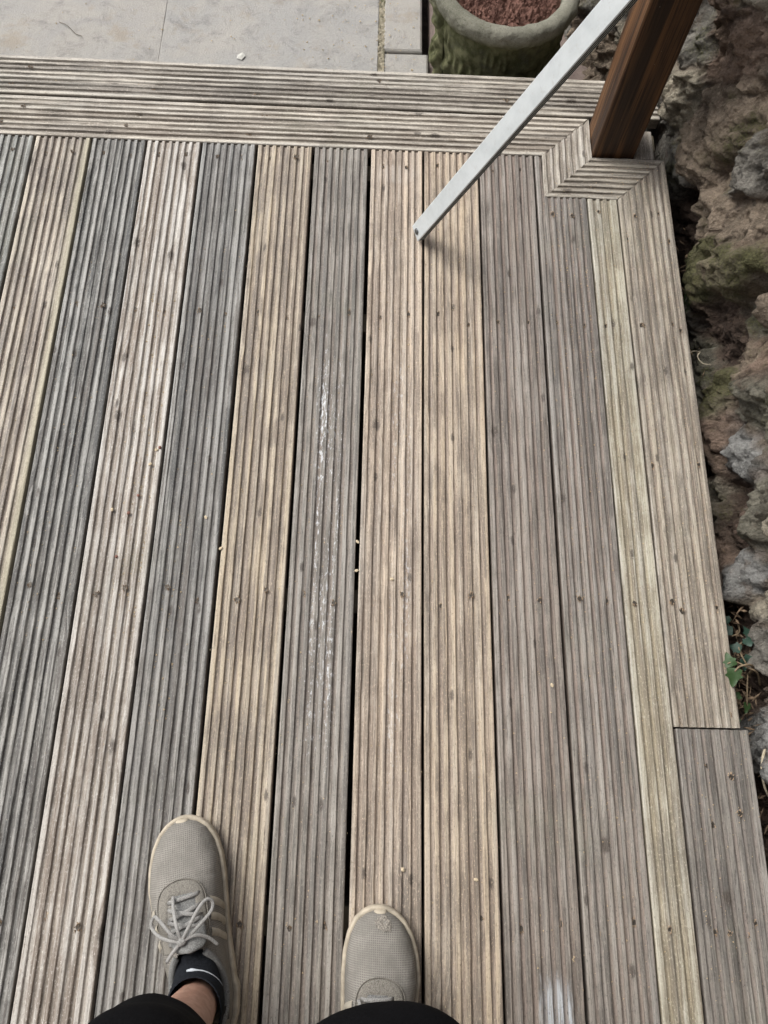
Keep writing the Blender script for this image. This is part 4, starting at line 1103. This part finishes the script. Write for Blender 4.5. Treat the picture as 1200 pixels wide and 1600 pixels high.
    loops = [[K0, (-.012, .168, kz + .006), (-.028, .190, kz + .001), (-.036, .193, kz - .008), (-.042, .182, kz - .012), (-.032, .168, kz - .006), (-.014, .158, kz), K0],
             [K0, (.012, .168, kz + .007), (.030, .190, kz + .008), (.043, .200, kz + .002), (.050, .195, kz - .003), (.046, .183, kz - .004), (.026, .168, kz + .002), (.008, .157, kz + .001), K0]]
    tails = [[K0, (-.003, .175, kz + .005), (-.008, .198, kz - .012), (-.010, .213, kz - .028)],
             [K0, (.020, .158, kz + .001), (.036, .150, kz - .008), (.047, .136, kz - .018)],
             [K0, (-.014, .143, kz - .002), (-.026, .132, kz - .010)]]
    if side == 'right': loops = [[(x * .8, y - .004, z) for x, y, z in l] for l in loops]; tails[0] = [K0, (.012, .172, kz + .002), (.024, .192, kz - .014), (.031, .206, kz - .030)]
    for l in loops: recalc(mesh_obj('lace_loop', *tube_data(catmull(L3(l), 6), .0025, 8, .45), LACE, tr, True))
    for l in tails: recalc(mesh_obj('lace_end', *tube_data(catmull(L3(l), 6), .0025, 8, .45), LACE, tr, True))
    bm = bmesh.new(); bmesh.ops.create_icosphere(bm, subdivisions=2, radius=.0062)
    for v in bm.verts: v.co = Vector((v.co.x * 1.2, v.co.y, v.co.z * .8)) + Vector(L3([K0])[0])
    me_ = bpy.data.meshes.new('lace_knot'); bm.to_mesh(me_); bm.free(); me_.materials.append(LACE)
    share('lace_knot', me_, tr)
    if side == 'right':    # frayed round patch at the toe
        PV = []; n_r, n_a = 7, 26
        for i in range(n_r):
            for k in range(n_a):
                q = i / (n_r - 1); a = 2 * math.pi * k / n_a; jag = 1 + .08 * math.sin(3 * a + 1) + .10 * math.sin(11 * a) + .07 * math.sin(17 * a + 2)
                s = .948 + .034 * q * math.sin(a) * jag; v_ = .46 + .10 * q * math.cos(a) * jag
                lift = .0004 + .0012 * (1 if i in (3, 4, 5) else 0) * random.random() - (.0008 if i < 2 else 0)
                PV.append(sh_off(min(s, .992), v_, side, lift))
        recalc(mesh_obj('toe_patch', PV, grid_faces(n_r, n_a, close_v=True), STITCH, tr, False))
    # heel pull tab
    tabp = strip([(.10, .90), (.16, .90)], [(.12, .76), (.17, .76)], side, .003, 6, 5)
    recalc(mesh_obj('heel_tab', *tabp, TAB, tr, True))
    # sock
    kr = [(.050, .090, .030, .082), (.070, .086, .031, .074), (.088, .080, .0335, .062), (.100, .074, .037, .054), (.112, .070, .0385, .0485), (.124, .068, .0395, .0455), (.134, .067, .0395, .044), (.140, .067, .0385, .0432), (.141, .067, .0368, .0415)]
    kc = catmull([(z_, y_, a_, b_) for z_, y_, a_, b_ in kr], 5)
    dx = sg * .007
    rv, rf = ring_loft([((dx, c[1], c[0]), c[2], c[3]) for c in kc], 80, .0012, 31)
    P2 = np.array(rv)
    ang = np.arctan2(P2[:, 1] - .07, P2[:, 0] - dx); rib = 0.0005 * np.sin(ang * 40) * (P2[:, 2] > .118); P2[:, 0] += rib * np.cos(ang); P2[:, 1] += rib * np.sin(ang)
    skb = mesh_obj('sock', P2, rf, SOCK, person, True); recalc(skb)
    skb.location = tr.location; skb.rotation_euler = tr.rotation_euler; skb['label'] = 'dark navy ankle sock with a small white curved mark'
    def sock_pt(a, z, off):
        y_ = np.interp(z, kc[:, 0], kc[:, 1]); ax = np.interp(z, kc[:, 0], kc[:, 2]); by = np.interp(z, kc[:, 0], kc[:, 3])
        return np.array((dx + (ax + off) * math.cos(a), y_ + (by + off) * math.sin(a), z))
    arcs = [(rad(98), .1205), (rad(80), .1235), (rad(62), .1225), (rad(44), .119), (rad(28), .113), (rad(14), .107)]
    if side == 'right': arcs = [(math.pi - a, z) for a, z in arcs]
    pth = catmull([tuple(sock_pt(a, z, .0016)) for a, z in arcs], 6)
    rr = np.linspace(.0011, .0004, len(pth)); rr[:4] = np.linspace(.0014, .0026, 4); rr[4:8] = np.linspace(.0026, .0012, 4)
    recalc(mesh_obj('sock_logo', *tube_data(pth, rr.tolist(), 6, .45), LOGO, skb, True))
    return tr
trainer('left'); trainer('right')

# ------------------------------------------------------------------ ivy, roots, grass in the wall foot
ivy = empty('ivy_plant', (0.715, 0.235, -0.10))
tag(ivy, 'small ivy plant with lobed green leaves reaching from the wall over the deck edge', 'ivy')
IO = Vector(ivy.location)
def leaf_mat(name, c, vein):
    t = NT(name); o = t.obj(); n = t.noise(o, 90, 4, 0.6); s = t.sep(o)
    vn = t.math('ABSOLUTE', s[0]); m_ = t.rng(vn, 0.0004, 0.0012, 0.8, 0.0)
    k = t.mix(t.rng(n, 0.35, 0.65), scl(c, 0.7), scl(c, 1.3)); k = t.mix(m_, k, vein)
    return t.done(k, 0.45, t.bump(n, 0.4, 0.001), spec=0.5)
LG = leaf_mat('ivy_green', (0.032, 0.068, 0.020), (0.11, 0.15, 0.07)); LB = leaf_mat('ivy_dark', (0.022, 0.052, 0.036), (0.08, 0.11, 0.075))
out_l = [(0, 0), (.30, -.16), (.52, -.02), (.48, .22), (.62, .38), (.40, .50), (.30, .62), (.16, .92), (0, 1.10)]
half = catmull([(a, b, 0) for a, b in out_l], 4)
V = []; nl = len(half)
for i in range(nl):
    for k in range(7):
        f_ = -1 + 2 * k / 6; yy = half[i][1]; V.append((f_ * half[i][0] * 0.95, yy * (1 if abs(f_) > .01 else 1) + (0.10 * (1 - abs(f_)) if i == 0 else 0), 0.10 * abs(f_) * half[i][0] + 0.06 * math.sin(yy * 5) * f_ - 0.16 * yy * yy))
lm = []
for mt_ in (LG, LB):
    me_ = bpy.data.meshes.new('leaf'); me_.from_pydata(V, [], grid_faces(nl, 7)); me_.materials.append(mt_); me_.polygons.foreach_set('use_smooth', [True] * len(me_.polygons)); lm.append(me_)
def leaf(p, size, rx, ry, rz, k=0):
    o = share('leaf', lm[k], ivy, Vector(p) - IO, (rx, ry, rz), (size, size, size))
    return o
stems = [[(0.74, .215, -.12), (.715, .224, -.02), (.692, .226, .016), (.672, .222, .020), (.665, .214, .014)],
         [(.74, .20, -.05), (.712, .215, .0), (.690, .222, .012), (.668, .232, .013), (.655, .228, .012)],
         [(.76, .27, -.10), (.725, .28, -.05), (.70, .265, -.03), (.71, .235, -.03), (.735, .225, -.06)],
         [(.75, .16, -.12), (.715, .155, -.06), (.705, .19, -.03), (.72, .22, -.05)],
         [(.75, .33, -.12), (.72, .30, -.06), (.70, .29, -.05)]]
STM = plain('ivy_stem', (0.20, 0.15, 0.095), 0.85, 0.3, 200)
for q, st_ in enumerate(stems):
    pth = catmull(st_, 7); o = mesh_obj('stem', [tuple(Vector(v) - IO) for v in tube_data(pth, np.linspace(.0032 if q == 0 else .002, .0012, len(pth)).tolist(), 7)[0]], tube_data(pth, .002, 7)[1], STM, ivy, True); recalc(o)
leaf((.664, .216, .014), .027, rad(-8), rad(8), rad(172), 0)
leaf((.661, .226, .013), .021, rad(4), rad(-35), rad(18), 0)
for (x, y, z, s, rx, ry, rz, k) in [(.700, .262, -.028, .020, -20, 10, 60, 1), (.716, .272, -.03, .018, -10, -20, -30, 1), (.722, .248, -.035, .022, 10, 10, 150, 1), (.705, .242, -.03, .019, -15, -15, 200, 1), (.728, .290, -.04, .02, 0, 20, 20, 1),
                              (.700, .300, -.05, .018, -20, 0, 80, 1), (.708, .165, -.045, .016, 0, -15, 170, 0), (.690, .178, -.03, .013, 10, 10, 100, 0), (.735, .232, -.03, .018, 0, 10, -70, 1), (.697, .318, -.05, .016, 0, 10, 40, 1), (.690, .140, -.05, .014, 0, 0, 130, 0)]:
    leaf((x, y, z), s, rad(rx), rad(ry), rad(rz), k)
PALE = plain('pale_root', (0.40, 0.35, 0.26), 0.9, 0.3, 200)
def root(name, pts, r0, r1, label):
    c = np.array(pts); o0 = c[0]; pth = catmull(pts, 8)
    ob = mesh_obj(name, *tube_data(pth - o0, np.linspace(r0, r1, len(pth)).tolist(), 7), PALE, None, True); ob.location = tuple(o0); recalc(ob); tag(ob, label, 'root')
root('root', [(.735, .10, -.03), (.712, .085, -.01), (.704, .055, -.015), (.712, .02, -.03), (.74, -.01, -.06)], .0028, .0018, 'thick pale root curving out below the grey boulder past the board joint')
root('root', [(.715, .905, -.05), (.706, .890, -.045), (.712, .872, -.04), (.724, .862, -.03)], .0014, .0007, 'thin white root lying in the dark hollow above the mossy brick')
root('root', [(.690, .900, -.05), (.700, .905, -.047), (.716, .906, -.05)], .0012, .0006, 'short white rootlet crossing the dark hollow sideways')
# grass blades between board and wall
GR = plain('grass_blade', (0.06, 0.12, 0.035), 0.6, 0.3, 100)
gt = Mesh()
for k in range(26):
    b = np.array((0.682 + random.uniform(-.004, .006), 1.01 + random.uniform(-.02, .02), -.05)); dv = np.array((random.uniform(-.010, .012), random.uniform(-.02, .02), random.uniform(.035, .06)))
    s_ = np.array((.0007, .0005, 0)); q = len(gt.v)
    m_ = b + dv * .6 + np.array((0, 0, .004)); gt.v += [tuple(b - s_), tuple(b + s_), tuple(m_ + s_), tuple(m_ - s_), tuple(b + dv)]; gt.f += [(q, q + 1, q + 2, q + 3), (q + 3, q + 2, q + 4)]
tag(gt.build('grass_tuft', GR), 'little tuft of grass in the gap between deck edge and wall', 'grass', kind='stuff')

# ------------------------------------------------------------------ sawdust, chips and pebbles
SAW = plain('sawdust', (0.46, 0.36, 0.23), 0.95, 0.45, 700)
allb = specs + [(0.3700, 0.4805, None), (0.4835, 0.549, None), (0.5525, 0.670, None)]
def groove_x(i):
    x0, x1 = allb[i][0], allb[i][1]; w = x1 - x0
    if i == 12: return [x0 + .015 + k * .0158 for k in range(4)]
    p_ = (w - .019 - .0068) / 6; return [x0 + .0095 + .0034 + k * p_ for k in range(7)]
pts = []; sz = []
def dust(i, y0, y1, n_, gsel=None, smax=.0011):
    gx = groove_x(i)
    for k in range(n_):
        x = random.choice(gx if gsel is None else [gx[q] for q in gsel]) + random.gauss(0, .0016); y = random.uniform(y0, y1)
        pts.append((x, y, -GD + .0004 + .0006 * random.random())); sz.append(.0005 + 1.5 * smax * random.random() ** 2.2)
dust(11, .75, 1.25, 520, None, .0012); dust(11, -.3, .75, 420); dust(4, .25, 1.0, 420, (3, 4, 5, 6), .0014); dust(5, .6, 1.1, 160); dust(5, .1, .6, 140, (1, 2, 3))
dust(8, .7, 1.25, 330, None, .0012); dust(9, .7, 1.25, 260); dust(7, -.3, .9, 260); dust(6, .0, .9, 160); dust(10, -.3, 1.2, 260); dust(3, .2, 1.1, 180); dust(2, .6, 1.3, 120); dust(13, .15, 1.2, 420); dust(12, -.3, 1.2, 120); dust(8, -.3, .7, 160); dust(9, -.3, .7, 160)
for k in range(260): pts.append((random.uniform(.56, .68), random.uniform(-.3, .11), random.choice((-.003, .0003)))); sz.append(.0004 + .0012 * random.random() ** 2)
for k in range(240): pts.append((random.uniform(.40, .66), random.uniform(1.265, 1.378), .0004 - random.choice((0, .0038)))); sz.append(.0004 + .0016 * random.random() ** 2)
for k in range(420): pts.append((random.uniform(-.9, .5), random.uniform(1.385, 1.61), random.choice((.0004, -.0036, -.0036)))); sz.append(.0003 + .0014 * random.random() ** 3)
for k in range(900): pts.append((random.uniform(-.9, .5), random.uniform(-.3, 1.25), .0005)); sz.append(.0005 + .0016 * random.random() ** 4)
for k in range(650): pts.append((random.gauss(-.02, .14) if k % 3 else random.uniform(-1, .1), random.uniform(1.64, 2.2), PZ + .003)); sz.append(.0007 + .003 * random.random() ** 3)
tag(crumbs('sawdust', pts, sz, SAW, 21, .55), 'pale sawdust and tiny shavings lying in the board grooves', 'sawdust', kind='stuff')

CHIP = plain('chip_wood', (0.52, 0.43, 0.30), 0.9, 0.25, 300); STN = plain('pebble_stone', (0.34, 0.30, 0.24), 0.9, 0.35, 300); REDST = plain('red_grit', (0.22, 0.11, 0.085), 0.9, 0.3, 300)
def nugget(name, mat, seed, sx, sy, sz_):
    bm = bmesh.new(); bmesh.ops.create_icosphere(bm, subdivisions=1, radius=1); r = random.Random(seed)
    for v in bm.verts: v.co = Vector((v.co.x * sx, v.co.y * sy, v.co.z * sz_)) * (0.75 + .5 * r.random())
    me_ = bpy.data.meshes.new(name); bm.to_mesh(me_); bm.free(); me_.materials.append(mat); return me_
chips = [nugget('wood_chip', CHIP, k, .0030, .0042, .0018) for k in range(3)]; pebs = [nugget('pebble', STN, k + 9, .0034, .0036, .0026) for k in range(3)]; reds = [nugget('pebble', REDST, k + 19, .0035, .0034, .0026) for k in range(2)]
def dp(p, me_, lab, cat, grp, z=0.0):
    o = share('wood_chip' if cat == 'wood chip' else 'pebble', me_, None, (p[0], p[1], z + .0014), (0, 0, random.random() * 6)); tag(o, lab, cat, grp); return o
WCG = 'wood chips scattered on the deck'
for (x, y, lab) in [(-.2935, .480, 'yellowish crumb of wood lying on the charcoal grey board'), (-.400, .615, 'pale crumb of wood lying on the whitish board'), (-.409, .585, 'pale crumb of wood lying on the whitish board'),
                    (.056, .37, 'pale triangular wood chip on the pinkish board below the metal bar'), (-.0088, .44, 'pale wood chip caught in the gap beside the white-flecked board'), (-.0088, .385, 'pale wood chip caught in the gap beside the white-flecked board'),
                    (-.260, .42, 'pale wood chip caught at the edge of the charcoal grey board'), (.3405, .185, 'pale wood crumb on the grey-brown board with the white splash'), (.081, -.115, 'pale wood crumb in front of the trainer with the frayed toe'),
                    (.199, -.128, 'pale wood crumb on the tan board beside the grey-brown one'), (-.468, .49, 'pale crumb of wood lying on the whitish board')]:
    dp((x, y), random.choice(chips), lab, 'wood chip', WCG)
for (x, y) in [(-.437, .485), (-.448, .40), (-.394, .62), (-.423, .52)]:
    dp((x, y), random.choice(reds), 'small reddish bit of grit on the pale whitish board', 'pebble', 'reddish grit on the pale board')
# bits on the paving
t = Mesh(); t.add(([(-.012, -.004, 0), (.003, -.011, .001), (.012, .004, .002), (.004, .013, .004), (-.009, .007, .001), (0, 0, .004)], [(0, 1, 5), (1, 2, 5), (2, 3, 5), (3, 4, 5), (4, 0, 5), (4, 3, 2, 1, 0)]))
o = t.build('wood_shaving', plain('pale_shaving', (0.48, 0.47, 0.43), 0.8, 0.12, 200)); o.location = (-.366, 1.877, PZ + .002); tag(o, 'curled whitish wood shaving lying on the paving', 'shaving')
tw = [(-.87, 1.975, PZ + .004), (-.845, 1.96, PZ + .007), (-.82, 1.935, PZ + .004), (-.80, 1.925, PZ + .005)]
o = mesh_obj('twig', *tube_data(catmull([tuple(np.array(p) - np.array(tw[0])) for p in tw], 5), .0009, 6), plain('twig_bark', (0.15, 0.125, 0.10), 0.9, 0.3, 200)); o.location = tw[0]; recalc(o); tag(o, 'thin dark twig lying on the paving', 'twig')
